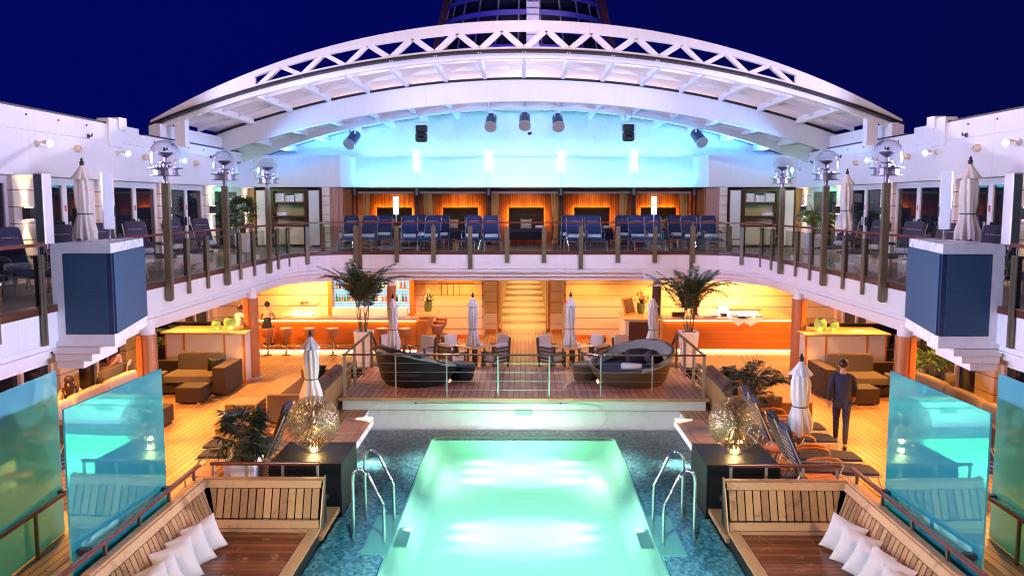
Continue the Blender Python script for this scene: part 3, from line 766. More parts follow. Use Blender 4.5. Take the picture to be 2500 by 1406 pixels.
# back railing
bt = thing('glass_railing', 'glass railing with wooden handrail along the rear edge of the gallery', 'railing')
MB().bar((-6.6,EYB,HR),(6.6,EYB,HR),.07,.045).build('handrail', M['rail'], bt)
xs = [-6.72+1.232*i for i in range(12)]
p0 = p1 = None
for i, x in enumerate(xs):
    long = i in (1,4,7,10)
    if long:
        if p1 is None: p1 = rail_post('post', .15, 4.15, 2.72, bt, (x,EYB,UP), 0, True)
        else: post_copy(p1, bt, (x,EYB,UP), 0)
    else:
        if p0 is None: p0 = rail_post('post', .15, 4.15, 2.93, bt, (x,EYB,UP), 0)
        else: post_copy(p0, bt, (x,EYB,UP), 0)
    if i: MB().box(xs[i-1]+.08,EYB-.004,UP+.06,x-.08,EYB+.006,4.14).build('pane', M['glass'], bt)
for s in (-1,1):
    t = thing('glass_railing', f'glass railing with wooden handrail along the {SIDE[s]} edge of the gallery', 'railing')
    pts = [(s*EX,4,HR),(s*EX,12.7,HR)]
    MB().bar((s*(EX+.0),4,HR),(s*EX,12.85,HR),.07,.05).build('handrail', M['rail'], t)
    cor = [Vector((s*abs(x),y,HR)) for x,y in edge_path(0)[1:10]]
    path = [Vector((s*EX,14.9,HR))] + cor + [Vector((s*5.2,EYB,HR))]
    b = MB(); rings = []
    for i, p in enumerate(path):
        d = (path[min(i+1,len(path)-1)]-path[max(i-1,0)]).normalized(); nrm = Vector((-d.y,d.x,0))
        rings.append([tuple(p+nrm*a+Vector((0,0,c))) for a,c in ((-.035,-.022),(.035,-.022),(.035,.022),(-.035,.022))])
    b.loft(rings, smooth=False); b.build('handrail', M['rail'], t)
    ys = [12.55] + [17.0+1.122*k for k in (1,2,4,5)] + [17.0+1.122*k for k in (7,8)] + [11.4,10.3]
    src = None
    for y in ys:
        loc = (s*EX,y,UP); rz = -s*PI/2
        if y == 12.55: rail_post('post', .15, 4.12, 2.72, t, loc, rz, True)
        elif src is None: src = rail_post('post', .15, 4.15, 2.93, t, loc, rz)
        else: post_copy(src, t, loc, rz)
    yy = [15.3,17.0]+[17.0+1.122*k for k in range(1,9)]
    for a, c in zip(yy, yy[1:]): MB().box(s*(EX-.003),a+.1,UP+.06,s*(EX+.006),c-.1,4.14).build('pane', M['glass'], t)
    for a, c in ((6,9.1),(9.1,10.3),(10.3,11.4),(11.4,12.5)): MB().box(s*(EX-.003),a+.1,UP+.06,s*(EX+.006),c-.1,4.14).build('pane', M['glass'], t)
    ca = [Vector((s*abs(x),y,0)) for x,y in edge_path(0)[2:9]]
    b = MB(); b.loft([[(p.x,p.y,UP+.06),(p.x,p.y,4.14)] for p in [ca[0]]+ca[1:]], closed=False, caps=False, smooth=True); b.build('pane', M['glass'], t)
    for k in (4,8):
        p = Vector((s*abs(edge_path(0)[k][0]),edge_path(0)[k][1],UP))
        ang = math.atan2(p.y-(EYB-2.2), abs(p.x)-(EX-2.2))   # angle round the corner
        post_copy(src, t, p, -s*(PI/2-ang))

# ================================================================== DOME LAMP POSTS
def dome_lamp(s, y, i):
    o = thing('lamp_post', f'steel lamp post with clear glass dome, {nth(i)} from the camera on the {SIDE[s]}', 'lamp post', (s*7.3,y,2.9), 0, 'glass dome lamp posts')
    b = MB()
    for dx in (-.052,0,.052):
        b.box(dx-.022,-.09,0 if dx==0 else .02,dx+.022,.0,2.42)
    b.box(-.06,0,.35,.06,.05,2.42).box(-.062,-.105,1.24,.062,-.092,0)
    b.build('post', M['bronze'], o, bevel=.012)
    MB().lathe([(.28,2.56),(.30,2.562),(.30,2.575),(.0,2.576)],28).lathe([(.30,2.70),(.33,2.705),(.33,2.72),(.0,2.721)],28).build('rim_plate', M['collar'], o)
    b = MB().lathe([(.24,2.576),(.24,2.70)],20,smooth=False)
    b.build('collar', M['collar'], o)
    MB().cyl((0,-.02,2.40),(0,-.02,2.56),.05,n=12).build('neck', M['collar'], o)
    MB().lathe([(.305,2.721),(.305,2.98),(.295,3.05),(.26,3.14),(.20,3.21),(.12,3.26),(.0,3.28)],32,caps=False).build('dome', M['dome'], o)
    MB().lathe([(.05,2.722),(.05,2.80),(.12,2.82),(.12,2.84),(.0,2.841)],16).lathe([(.03,2.84),(.03,2.92),(.15,3.0),(.16,3.03),(.0,2.97)],20).build('inner_lamp', M['collar'], o)
    b = MB()
    for k in range(6):
        a = k*PI/3+.3; b.ball((.14*math.cos(a),.14*math.sin(a),2.745),.022,8,5)
    b.build('fittings', M['charcoal'], o)
for s in (-1,1):
    for i, y in enumerate((17.0,20.37,23.78)): dome_lamp(s, y, i)

# ================================================================== LARGE LOUDSPEAKER CABINETS ON THE GALLERY EDGE
def cabinet(s):
    o = thing('speaker_cabinet', f'large white loudspeaker cabinet with blue grilles hung on the {SIDE[s]} gallery edge', 'loudspeaker')
    P = [(s*7.46,12.98),(s*6.50,12.98),(s*7.02,15.25),(s*7.46,15.3)]
    P2 = [(s*7.40,13.0),(s*6.52,13.0),(s*7.03,15.24),(s*7.40,15.24)]
    b = MB().prism(P,4.12,4.27).prism(P,2.64,2.83)
    b.prism([(s*7.46,12.98),(s*7.28,12.98),(s*7.28,13.06),(s*7.46,15.2)],2.83,4.12)
    b.build('housing', M['white_satin'], o)
    b = MB()
    b.box(s*7.275,12.984,2.835,s*6.585,13.05,4.115)
    b.build('grille', M['grille'], o, bevel=.01)
    d = (Vector((7.02,15.25,0))-Vector((6.50,12.98,0))).normalized()
    a = Vector((6.50,12.98,0))+d*.05; c = Vector((6.50,12.98,0))+d*2.28
    nrm = Vector((-d.y,d.x,0)); a -= nrm*-.03; c -= nrm*-.03
    b = MB().prism([(s*a.x,a.y),(s*c.x,c.y),(s*(c.x+.06),c.y),(s*(a.x+.06),a.y)],2.835,4.115); b.build('grille', M['grille'], o)
    MB().box(s*6.505,12.986,2.835,s*6.58,13.03,4.115).build('corner_bar', pbr('navy_bar%d' % s, (.015,.03,.09), .4), o)
    b = MB(); b.box(s*7.262,12.979,3.46,s*6.6,12.9835,3.485).box(s*7.262,12.979,2.86,s*7.245,12.9835,4.09).box(s*7.262,12.979,4.075,s*6.6,12.9835,4.092).box(s*7.262,12.979,2.855,s*6.6,12.9835,2.872)
    b.build('grille_frame', pbr('frame_blue%d' % s, (.03,.085,.16), .5), o)
    b = MB()
    for k in range(3):
        q = .16*k
        b.prism([(s*7.5,12.98+q*.3),(s*(6.75+q),12.98+q*.3),(s*(7.1+q*.5),14.9-q),(s*7.5,15.0-q)],2.64-.125*(k+1),2.64-.125*k-.012)
    b.build('stepped_bracket', M['white'], o)
for s in (-1,1): cabinet(s)

# slim column loudspeakers
def column_speaker(s, px0, px1, zb, zt, loc, front, grille, label, rz):
    o = thing('column_speaker', label, 'loudspeaker', loc, rz, None)
    w = .17
    MB().box(-w/2,-.10,zb-UP,w/2,.08,zt-UP).build('housing', M['white_satin'] if not grille else M['alu'], o, bevel=.008)
    if grille: MB().box(-w/2+.012,-.105,zb-UP+.03,w/2-.012,-.1015,zt-UP-.02).build('grille', M['grille_grey'], o)
    else:
        b = MB()
        for k in range(3): b.cyl((-w/2-.004,-.02,zb-UP+.06+k*.12),(-w/2,-.02,zb-UP+.06+k*.12),.012,n=8)
        b.build('screws', M['charcoal'], o)
    MB().cyl((0,0,0.9),(0,0,zb-UP),.028,n=10).build('pole', M['chrome'], o)
for s in (-1,1):
    column_speaker(s,0,0,4.28+.0,5.36,(s*7.38,12.75,UP),None,True,f'slim grey mesh column loudspeaker standing on the {SIDE[s]} handrail', s*.25)
    column_speaker(s,0,0,4.46,5.43,(s*7.22,14.4,UP),None,False,f'slim white column loudspeaker standing on the {SIDE[s]} speaker cabinet', -s*.55)

# ================================================================== FLOODLIGHTS
EM_FL = emit('flood_lens', (.14,.36,1), 3.2)
def floodlight(s, y, i, seen=True):
    o = thing('floodlight', f'small white floodlight with glowing blue lens, {nth(i)} from the camera on the {SIDE[s]} wall', 'floodlight', (s*(WX-.002),y,6.12), 0, 'blue floodlights on the side walls')
    MB().lathe([(.07,0),(.07,.03),(.03,.04),(.03,.14)],14,Matrix.Rotation(-s*PI/2,4,'Y')).ball((-s*.16,0,0),.055,10,7).build('bracket', M['white'], o)
    D = Vector((-s*.80,-.55,-.12)).normalized(); c = Vector((-s*.17,.03,0)); 
    MB().tube([c,c+D*.06,c+D*.12,c+D*.17],[.04,.06,.078,.083],16).build('housing', M['white'], o)
    MB().cyl(c+D*.171,c+D*.176,.070,n=18).build('lens', EM_FL, o)
for s in (-1,1):
    for i, y in enumerate((16.96,20.31,23.68,30.2)): floodlight(s, y, i)

# ================================================================== WALL SCONCES
EM_SC = emit('sconce_glow', (1,.72,.38), 12)
for s in (-1,1):
    for i, y in enumerate(pillars[1:]):
        o = thing('wall_sconce', f'dark brown up and down wall lamp, {nth(i)} from the camera on the {SIDE[s]} cabin wall', 'wall lamp', (s*10.07,y,4.70), 0, 'brown wall lamps between the glass doors')
        MB().box(-s*.16,-.10,-.12,0,.10,.12).build('housing', M['charcoal'], o, bevel=.006)
        MB().box(-s*.13,-.06,.1205,-s*.03,.06,.1245).box(-s*.13,-.06,-.1245,-s*.03,.06,-.1205).build('lens', EM_SC, o)

# ================================================================== STAGE SPOTS UNDER THE ROOF
def stage_can(px, py, i, tilt):
    p = Py(px, py, 29.5)
    o = thing('stage_spotlight', f'blue grey cylindrical spotlight under the roof, {nth(i)} from the left', 'spotlight', tuple(p), tilt, 'cylindrical spotlights under the roof')
    d = Vector((0,-.80,-.60))
    MB().tube([-d*.30,-d*.28,d*.26,d*.30],[.13,.185,.20,.19],18).build('barrel', pbr('can_blue%d' % i, (.10,.13,.24), .3, .6), o)
    MB().lathe([(.15,0),(.215,0),(.215,.05),(.15,.05)],20,Matrix.Translation(d*.29)@d.to_track_quat('Z','Y').to_matrix().to_4x4()).build('bezel', M['alu'], o)
    MB().cyl(d*.302,d*.31,.145,n=16).build('lens', M['darkglass'], o)
    zt = f2(p.x)-.2-p.z
    MB().box(-.12,-.05,.17,-.10,.05,.34).box(.10,-.05,.17,.12,.05,.34).box(-.12,-.05,.34,.12,.05,.37).cyl((0,0,.37),(0,0,max(.45,zt)),.03,n=8).build('yoke', M['white'], o)
for i, (px, py, t_) in enumerate(((861,340,.35),(1199,298,.05),(1281,295,0),(1362,298,-.05),(1705,336,-.35))): stage_can(px, py, i, -t_)
for i, (px, py) in enumerate(((1029,322),(1534,320))):
    p = Py(px, py, 29.3)
    o = thing('moving_spotlight', f'black box shaped moving spotlight hanging under the {("left","right")[i]} part of the roof', 'spotlight', tuple(p))
    MB().box(-.19,-.16,-.02,.19,.16,.22).build('body', M['rubber'], o, bevel=.03)
    MB().box(-.20,-.22,-.36,.20,.12,-.03).build('head', M['rubber'], o, bevel=.07)
    MB().cyl((0,-.225,-.19),(0,-.24,-.21),.11,n=18).build('lens', M['darkglass'], o)
    zt = f2(p.x)-.2-p.z
    MB().box(-.24,-.02,.30,.24,.02,.34).box(-.24,-.02,-.05,-.22,.02,.30).box(.22,-.02,-.05,.24,.02,.30).cyl((-.1,0,.34),(-.1,0,zt),.015,n=6).cyl((.1,0,.34),(.1,0,zt),.015,n=6).build('yoke', M['alu'], o)
p = Py(1293,325,30)
o = thing('dome_camera', 'small white dome camera below the middle spotlight', 'camera', tuple(p))
MB().lathe([(.0,.12),(.09,.11),(.10,.02),(.0,.02)],16).cyl((0,0,.11),(0,0,.6),.02,n=8).build('housing', M['white'], o)
MB().ball((0,0,.01),.085,14,8).build('bubble', M['darkglass'], o)

# ================================================================== LIGHT TUBES
EM_T = emit('tube_white_cyan', (.28,.80,1), 2.3)
EM_T2 = emit('tube_blue', (.28,.75,1), 2.6)
for i, x in enumerate((-4.14,-1.36,1.43,4.23)):
    o = thing('light_tube', f'glowing white light tube on a thin pole, {nth(i)} from the left above the cabanas', 'lamp', (x,32.25,5.5), 0, 'light tubes above the cabanas')
    MB().cyl((0,0,.60),(0,0,1.42),.125,n=20).build('tube', EM_T, o)
    MB().cyl((0,0,0),(0,0,.6),.02,n=8).build('pole', M['steel'], o)
for i, x in enumerate((-4.27,4.33)):
    o = thing('light_tube', f'glowing blue white light tube on the rear railing, {("left","right")[i]} one', 'lamp', (x,EYB+.05,4.2), 0, 'light tubes on the rear railing')
    MB().cyl((0,0,.34),(0,0,.92),.085,n=20).build('tube', EM_T2, o)
    MB().cyl((0,0,-.9),(0,0,.34),.016,n=8).build('pole', M['steel'], o)

# ================================================================== PARASOLS
def parasol(name, label, loc, h, w=.26, bare=.35, twist=1.0, group='closed cream parasols', seed=0, base=True):
    """closed parasol: total height h above loc; cloth from bare*h up"""
    o = thing(name, label, 'parasol', loc, 0, group)
    rr = random.Random(seed); ph = rr.random()*6
    zt = h-.16; zb = bare*h; L = zt-zb
    zk = zb + L*.36
    def fq(a, z, fl, rot):
        u = math.cos(4*a+rot+.5*math.sin(2*a+ph)); return 1+fl*(1.3*abs(u)-.75)+fl*.30*math.cos(11*a-rot*1.7+z*5)+fl*.25*math.sin(3*a+z*4+ph)
    def ring(z, r, fl, rot, n=80):
        return [(r*fq(a,z,fl,rot)*math.cos(a), r*fq(a,z,fl,rot)*math.sin(a), z + (.06*math.cos(4*a+ph)+.03*math.cos(7*a) if z < zb+.02 else 0)) for a in [2*PI*k/n for k in range(n)]]
    prof = [(zb,w*.55,.44),(zb+.05,w*.62,.40),(zb+L*.13,w*.64,.32),(zb+L*.25,w*.52,.24),(zk,w*.41,.10),(zk+.04,w*.43,.14),(zk+L*.14,w*.50,.20),(zk+L*.32,w*.52,.19),(zt-L*.22,w*.46,.16),(zt-L*.10,w*.34,.12),(zt-.02,w*.15,.03),(zt,w*.06,.0)]
    MB().loft([ring(z,r,f,ph+twist*2.2*(z-zb)/L) for z,r,f in prof], caps=True).build('canopy', M['umbrella'], o)
    z1 = zt; v = L/1.5
    MB().loft([ring(z1-.27*v,w*.66,.16,ph),ring(z1-.25*v,w*.63,.15,ph),ring(z1-.14*v,w*.40,.08,ph),ring(z1-.05*v,w*.22,.04,ph),ring(z1+.015,w*.10,0,ph)], caps=False).build('top_vent', M['umbrella'], o)
    MB().lathe([(w*.44+.012,zk-.010),(w*.44+.016,zk),(w*.44+.012,zk+.010),(w*.4,zk)],28).build('strap', M['charcoal'], o)
    MB().lathe([(.0,h),(.018,h-.01),(.018,h-.03),(.032,h-.05),(.02,h-.065),(.05,h-.09),(.035,h-.12),(.045,h-.15),(.0,h-.17)],14).build('finial', M['charcoal'], o)
    MB().cyl((0,0,.03),(0,0,zb+.3),.028,n=10).build('pole', M['darkwood'], o)
    MB().cyl((0,0,zb-.12),(0,0,zb+.3),.030,n=10).build('pole_sleeve', M['alu'], o)
    if base: MB().lathe([(.0,0),(.27,0),(.27,.03),(.10,.06),(.045,.08),(.045,.28),(.0,.28)],24).build('base', M['alu'], o)
    return o
parasol('parasol','tall cream parasol standing behind the left speaker cabinet',(-8.62,16.25,UP),2.49,.30,.35,seed=1)
parasol('parasol','tall cream parasol standing behind the right speaker cabinet',(8.52,16.15,UP),2.50,.30,.35,seed=2)
parasol('parasol','cream parasol between lamp posts on the right gallery',(8.55,22.3,UP),2.52,.30,.35,seed=3)
parasol('parasol','closed parasol on the lower deck left of the platform railing',(-4.48,17.2,0),2.28,.30,.32,seed=4)
parasol('parasol','closed parasol on the lower deck among the right hand loungers',(4.93,14.62,0),2.27,.30,.38,seed=5)
parasol('parasol','closed parasol beside the bar stools behind the dark round daybed',(-3.86,24.3,0),2.27,.26,.30,seed=6)
parasol('parasol','closed parasol through the left dining table',(-1.50,24.3,0),2.31,.26,.30,seed=7)
parasol('parasol','closed parasol through the right dining table',(1.38,24.3,0),2.33,.26,.30,seed=8)
parasol('parasol','closed parasol in front of the wooden column by the right bar',(3.80,24.3,0),2.29,.26,.30,seed=9)

# ================================================================== DECK CHAIRS
def text_mesh(txt, size, name='lettering'):
    cu = bpy.data.curves.new(name,'FONT'); cu.body = txt; cu.size = size; cu.align_x = 'CENTER'; cu.align_y = 'CENTER'; cu.extrude = .0015
    ob = bpy.data.objects.new(name, cu); COL.objects.link(ob)
    dg = bpy.context.evaluated_depsgraph_get(); me = bpy.data.meshes.new_from_object(ob.evaluated_get(dg)); me.name = name
    bpy.data.objects.remove(ob); me.materials.clear(); me.materials.append(M['white']); return me
TXT = text_mesh('MS EUROPA 2', .062)
def deckchair(name, fab, frame, towel=True, letter=True, arm='darkwood', back_t=68):
    """steamer chair: head at +y, feet towards -y, origin under the seat centre"""
    o = thing(name, 'x', 'deck chair')
    th = R(back_t); hinge = Vector((0,.22,.36))
    bd = Vector((0,math.cos(th),math.sin(th)))
    MB().pad((0,-.10,.375),(.54,.62,.075),e=.22).build('seat', fab, o)
    MB().pad((0,-.74,.36),(.54,.66,.07),rx=R(3),e=.22).build('foot_rest', fab, o)
    bk = MB(); Mx = Matrix.Translation(hinge+bd*.40)@Euler((th,0,0)).to_matrix().to_4x4()
    bk.pad((0,0,0),(.54,.80,.075),e=.2,n=24,m=10)
    bb = MB(); bb.add([Mx@Vector(p) for p in bk.v], bk.f, None, True)
    bo = bb.build('backrest', fab, o)
    hd = MB(); hd.pad((0,.36,.035),(.50,.20,.07),e=.35); h2 = MB(); h2.add([Mx@Vector(p) for p in hd.v], hd.f, None, True); h2.build('headrest', fab, o)
    if letter:
        q = bpy.data.objects.new('lettering', TXT); COL.objects.link(q); q.parent = o
        q.matrix_local = Mx@Matrix.Translation((0,.26,.046))
    r = .013; f = MB()
    for sx in (-.28,.28):
        f.tube([(sx,.30,.34),(sx,-1.08,.33)],r,6)
        f.tube([Vector((sx,.2,.34)),hinge+bd*.82+Vector((sx,.03,-.0))],r,6)
        f.tube([(sx,-1.0,.33),(sx,-1.14,.0)],r,6); f.tube([(sx,-.52,.33),(sx,-.44,.0)],r,6)
        f.tube([(sx,.30,.34),(sx,.42,.0)],r,6)
        f.tube([(sx,-.36,.335),(sx*1.06,-.42,.52),(sx*1.06,-.36,.60),(sx*1.06,-.24,.625),(sx*1.06,.20,.60)],r,6)
        f.tube([(sx,-.05,.335),(sx,.06,.0)],r,6)
    f.tube([(-.28,-1.10,.10),(.28,-1.10,.10)],r*.9,6).tube([(-.28,.38,.12),(.28,.38,.12)],r*.9,6).tube([(-.28,-1.08,.33),(.28,-1.08,.33)],r,6)
    for k in range(7):
        p = hinge+bd*(.12+.09*k)+Vector((0,.055,-.02)); f.tube([p-Vector((.27,0,0)),p+Vector((.27,0,0))],.005,4)
    f.build('frame', M[frame], o)
    for sx in (-.297,.297):
        MB().tube([(sx,-.40,.575),(sx,-.32,.625),(sx,-.15,.65),(sx,.05,.645),(sx,.20,.62)],[.016,.024,.026,.024,.018],8).build('armrest', M[arm], o)
    if towel:
        MB().tube([(-.22,.06,.47),(-.2,.06,.47),(.2,.06,.47),(.22,.06,.47)],[.05,.07,.07,.05],14).build('towel', M['towel'], o)
    return o
navy = deckchair('deck_chair', M['fabric_navy'], 'steel')
slate = deckchair('deck_chair', M['fabric_slate'], 'steel')
used = set()
def put(src, loc, rz, label, group):
    if src.name not in used:
        used.add(src.name); src.location = loc; src.rotation_euler = (0,0,rz); src['label'] = label; src['group'] = group; return src
    return dup(src, loc, rz, label, group=group)
front = [(839,876),(880,925),(985,1020),(1037,1071),(1134,1172),(1182,1219),(1386,1419),(1432,1467),(1534,1577),(1577,1612),(1666,1704),(1712,1751)]
for i, (a, c) in enumerate(front):
    x = Py((a+c)/2, 545, 29.35).x
    put(navy, (x,29.05+rnd.uniform(-.08,.08),UP), R(rnd.uniform(-9,9)), f'navy deck chair in the front row behind the rear railing, {nth(i)} from the left', 'navy deck chairs before the cabanas')
backr = [(924,955),(1012,1036),(1066,1094),(1142,1172),(1372,1404),(1414,1446),(1504,1536),(1547,1578),(1635,1667),(1678,1709)]
for i, (a, c) in enumerate(backr):
    x = Py((a+c)/2, 545, 31.0).x
    put(navy, (x,30.75+rnd.uniform(-.1,.1),UP), R(rnd.uniform(-8,8)), f'navy deck chair in the rear row nearest the cabanas, {nth(i)} from the left', 'navy deck chairs before the cabanas')
# side galleries: heads to the wall, feet to the railing and a little towards the camera
for s in (-1,1):
    ys = [12.9,14.75,16.35,18.1,19.75,21.9,23.9] if s < 0 else [12.6,14.6,16.4,18.2,20.0,21.9,23.9]
    for i, y in enumerate(ys):
        put(slate, (s*9.05,y,UP), -s*R(50+rnd.uniform(-6,6)), f'dark deck chair against the {SIDE[s]} glass doors, {nth(i)} from the camera', 'dark deck chairs on the side galleries')
# side tables
def side_table(name, top, frame):
    o = thing(name, 'x', 'side table')
    MB().box(-.24,-.20,.36,.24,.20,.385).build('top', M[top], o, bevel=.008)
    for sx in (-.21,.21):
        for sy in (-.17,.17): MB().cyl((sx,sy,0),(sx,sy,.36),.013,n=6).build('leg', M[frame], o)
    return o
stb = side_table('side_table','wick_brown','steel')
for i, (px, w) in enumerate(((950,0),(1100,0),(1362,0),(1517,0),(1650,0),(1795,0))):
    x = Py(px,590,29.1).x
    put(stb, (x,28.85,UP), 0, f'small metal side table between the navy deck chairs, {nth(i)} from the left', 'side tables among the navy deck chairs')
MBy = MB().box(-.10,-.04,0,.10,.04,.20).build('yellow_box', M['yellow'], loc=(Py(1112,600,29.3).x,29.4,UP)); tag(MBy,'small yellow box on the deck under a side table behind the rear railing','box')
for i, px in enumerate((905,1655)):
    o = MB().box(-.34,-.2,0,.34,.2,.06).build('deck_hatch', M['wick_brown'], loc=(Py(px,618,28.6).x,28.35,UP+.002)); tag(o, f'low pinkish deck box just behind the rear railing on the {("left","right")[i]}', 'box')
# ================================================================== LOUNGE SEATS, SCREENS, RAILS
def lounge(s):
    o = thing('corner_lounge', f'L shaped slatted teak lounge seat sunk at the {SIDE[s]} side of the pool', 'lounge')
    X = lambda a: s*a
    YN = 6.5
    b = MB(); b.box(X(3.24),YN,-.75,X(5.2),13.06,-.31).box(X(3.25),13.04,-.7,X(5.36),13.24,.415).box(X(5.21),YN,-.7,X(5.36),13.04,.415)
    b.prism([(X(3.27),12.80),(X(3.27),13.04),(X(5.2),13.04),(X(5.2),12.80)],-.31,-.1)
    b.build('base', M['black'], o)
    # seat
    b = MB(); y = YN
    while y < 12.58:
        b.box(X(3.42),y,-.285,X(4.82),y+.108,-.25); y += .118
    b.build('seat', M['seatwood'], o)
    b = MB(); b.box(X(3.24),YN,-.30,X(3.41),12.74,-.245).box(X(3.42),12.60,-.30,X(4.93),12.74,-.246).box(X(4.83),YN,-.30,X(4.93),12.595,-.246)
    b.build('seat_border', M['rim'], o, bevel=.004)
    # back rests: slats tilt outwards
    b = MB()
    def yb(z): return 12.75+(z+.25)/.70*.26
    def xb(z): return 4.90+(z+.25)/.70*.26
    for k in range(14):
        x0 = 3.29+k*.128; x1 = x0+.106
        za, zb = -.12, .33
        b.add([(X(x0),yb(za),za),(X(min(x1,xb(za)-.02)),yb(za),za),(X(min(x1,xb(zb)-.02)),yb(zb),zb),(X(x0),yb(zb),zb),(X(x0),yb(za)+.02,za),(X(min(x1,xb(za)-.02)),yb(za)+.02,za),(X(min(x1,xb(zb)-.02)),yb(zb)+.02,zb),(X(x0),yb(zb)+.02,zb)],[(0,1,2,3),(7,6,5,4),(0,1,5,4),(1,2,6,5),(2,3,7,6),(3,0,4,7)])
    k = 0; y1 = 12.86
    while y1 > YN:
        y0 = y1-.106; za, zb = -.12, .33
        b.add([(X(xb(za)),y0,za),(X(xb(za)),min(y1,yb(za)-.03),za),(X(xb(zb)),min(y1,yb(zb)-.03),zb),(X(xb(zb)),y0,zb),(X(xb(za)+.02),y0,za),(X(xb(za)+.02),y1,za),(X(xb(zb)+.02),y1,zb),(X(xb(zb)+.02),y0,zb)],[(0,1,2,3),(7,6,5,4),(0,1,5,4),(1,2,6,5),(2,3,7,6),(3,0,4,7)])
        y1 -= .128
    b.build('backrest', M['slat'], o)
    b = MB()
    for za, zb in ((-.245,-.13),(.34,.45)):
        b.add([(X(3.27),yb(za),za),(X(xb(za)),yb(za),za),(X(xb(zb)),yb(zb),zb),(X(3.27),yb(zb),zb),(X(3.27),yb(za)+.03,za),(X(xb(za)),yb(za)+.03,za),(X(xb(zb)),yb(zb)+.03,zb),(X(3.27),yb(zb)+.03,zb)],[(0,1,2,3),(7,6,5,4),(0,1,5,4),(1,2,6,5),(2,3,7,6),(3,0,4,7)])
        b.add([(X(xb(za)),YN,za),(X(xb(za)),yb(za),za),(X(xb(zb)),yb(zb),zb),(X(xb(zb)),YN,zb),(X(xb(za)+.03),YN,za),(X(xb(za)+.03),yb(za),za),(X(xb(zb)+.03),yb(zb),zb),(X(xb(zb)+.03),YN,zb)],[(0,1,2,3),(7,6,5,4),(0,1,5,4),(1,2,6,5),(2,3,7,6),(3,0,4,7)])
    b.box(X(3.26),13.02,.452,X(5.30),13.11,.48).box(X(5.19),YN,.452,X(5.30),13.018,.48)
    b.build('back_border', M['rim'], o)
    MB().add([(X(3.255),12.74,-.3),(X(3.255),13.1,.48),(X(3.255),13.2,.48),(X(3.255),12.95,-.3),(X(3.235),12.74,-.3),(X(3.235),13.1,.48),(X(3.235),13.2,.48),(X(3.235),12.95,-.3)],[(0,1,2,3),(7,6,5,4),(0,1,5,4),(1,2,6,5),(2,3,7,6),(3,0,4,7)]).build('end_cheek', M['bronze'], o)
    r = thing('lounge_rail', f'low dark wooden handrail around the {SIDE[s]} lounge seat', 'handrail')
    MB().bar((X(3.34),13.22,.66),(X(5.14),13.22,.66),.07,.05).build('handrail', M['rail'], r, bevel=.01)
    MB().bar((X(5.29),6,.66),(X(5.29),13.12,.66),.07,.05).build('handrail', M['rail'], r, bevel=.01)
    for x in (3.38,3.95,4.55,5.10): MB().box(X(x)-.018,13.20,.41,X(x)+.018,13.24,.64).build('post', M['steel'], r)
    for k in range(8): MB().box(X(5.27),12.9-.95*k-.02,.41,X(5.31),12.9-.95*k+.02,.64).build('post', M['bronze'], r)
    # coloured screens
    sc = thing('glass_screen', f'tall teal lacquered glass screen behind the {SIDE[s]} lounge handrail', 'glass screen')
    MB().prism([(X(5.385),12.10),(X(5.47),9.62),(X(5.495),9.62),(X(5.41),12.10)],.02,2.46).build('panel', M['screen_blue'], sc)
    for yy in (9.7,11.92): MB().box(X(5.31),yy,.62,X(5.435),yy+.1,.70).build('clamp', M['charcoal'], sc)
    sg = thing('glass_screen', f'tall green lacquered glass screen at the {SIDE[s]} edge of the photo', 'glass screen')
    Mr = Matrix.Translation((X(6.86),11.92,0))@Matrix.Rotation(s*R(-4),4,'Z')
    MB().box(0,-2.45,.02,s*.025,0,2.46,Mr).build('panel', M['screen_green'], sg)
    MB().box(-s*.10,-.16,.62,s*.035,-.06,.70,Mr).build('clamp', M['charcoal'], sg)
    r2 = thing('outer_rail', f'dark handrail with posts in front of the green screen on the {SIDE[s]}', 'handrail')
    MB().bar((X(6.66),8,.66),(X(6.76),11.9,.66),.06,.05).build('handrail', M['rail'], r2)
    MB().bar((X(6.78),11.95,.66),(X(6.82),13.0,.66),.06,.05).build('handrail', M['rail'], r2)
    for y in (12.9,11.0,9.9,8.8): MB().box(X(6.73)-.02,y-.02,0,X(6.73)+.02,y+.02,.64).build('post', M['bronze'], r2)
for s in (-1,1): lounge(s)
PIL = {-1:[(503,1345,.50),(474,1378,.52),(440,1416,.54),(405,1452,.5),(380,1480,.5),(350,1510,.5)], 1:[(2035,1345,.52),(2058,1378,.52),(2085,1412,.52),(2128,1452,.58),(2172,1490,.52)]}
for s in (-1,1):
    for i, (px, py, w) in enumerate(PIL[s]):
        p = Pz(px, py, -.25)
        Mx = Matrix.Translation((s*(4.86 - .12), p.y-.05, -.25+w*.46))@Euler((R(-24),R(s*10+rnd.uniform(-6,6)),R(-s*(50+rnd.uniform(-9,9))))).to_matrix().to_4x4()
        o = MB().pillow(w*1.12, w*1.05, .25, Mx, i+s*10).build('throw_pillow', M['pillow'], weld=True)
        tag(o, f'white throw pillow on the {SIDE[s]} lounge seat, {nth(i)} from the corner', 'pillow', 'white pillows on the lounge seats')

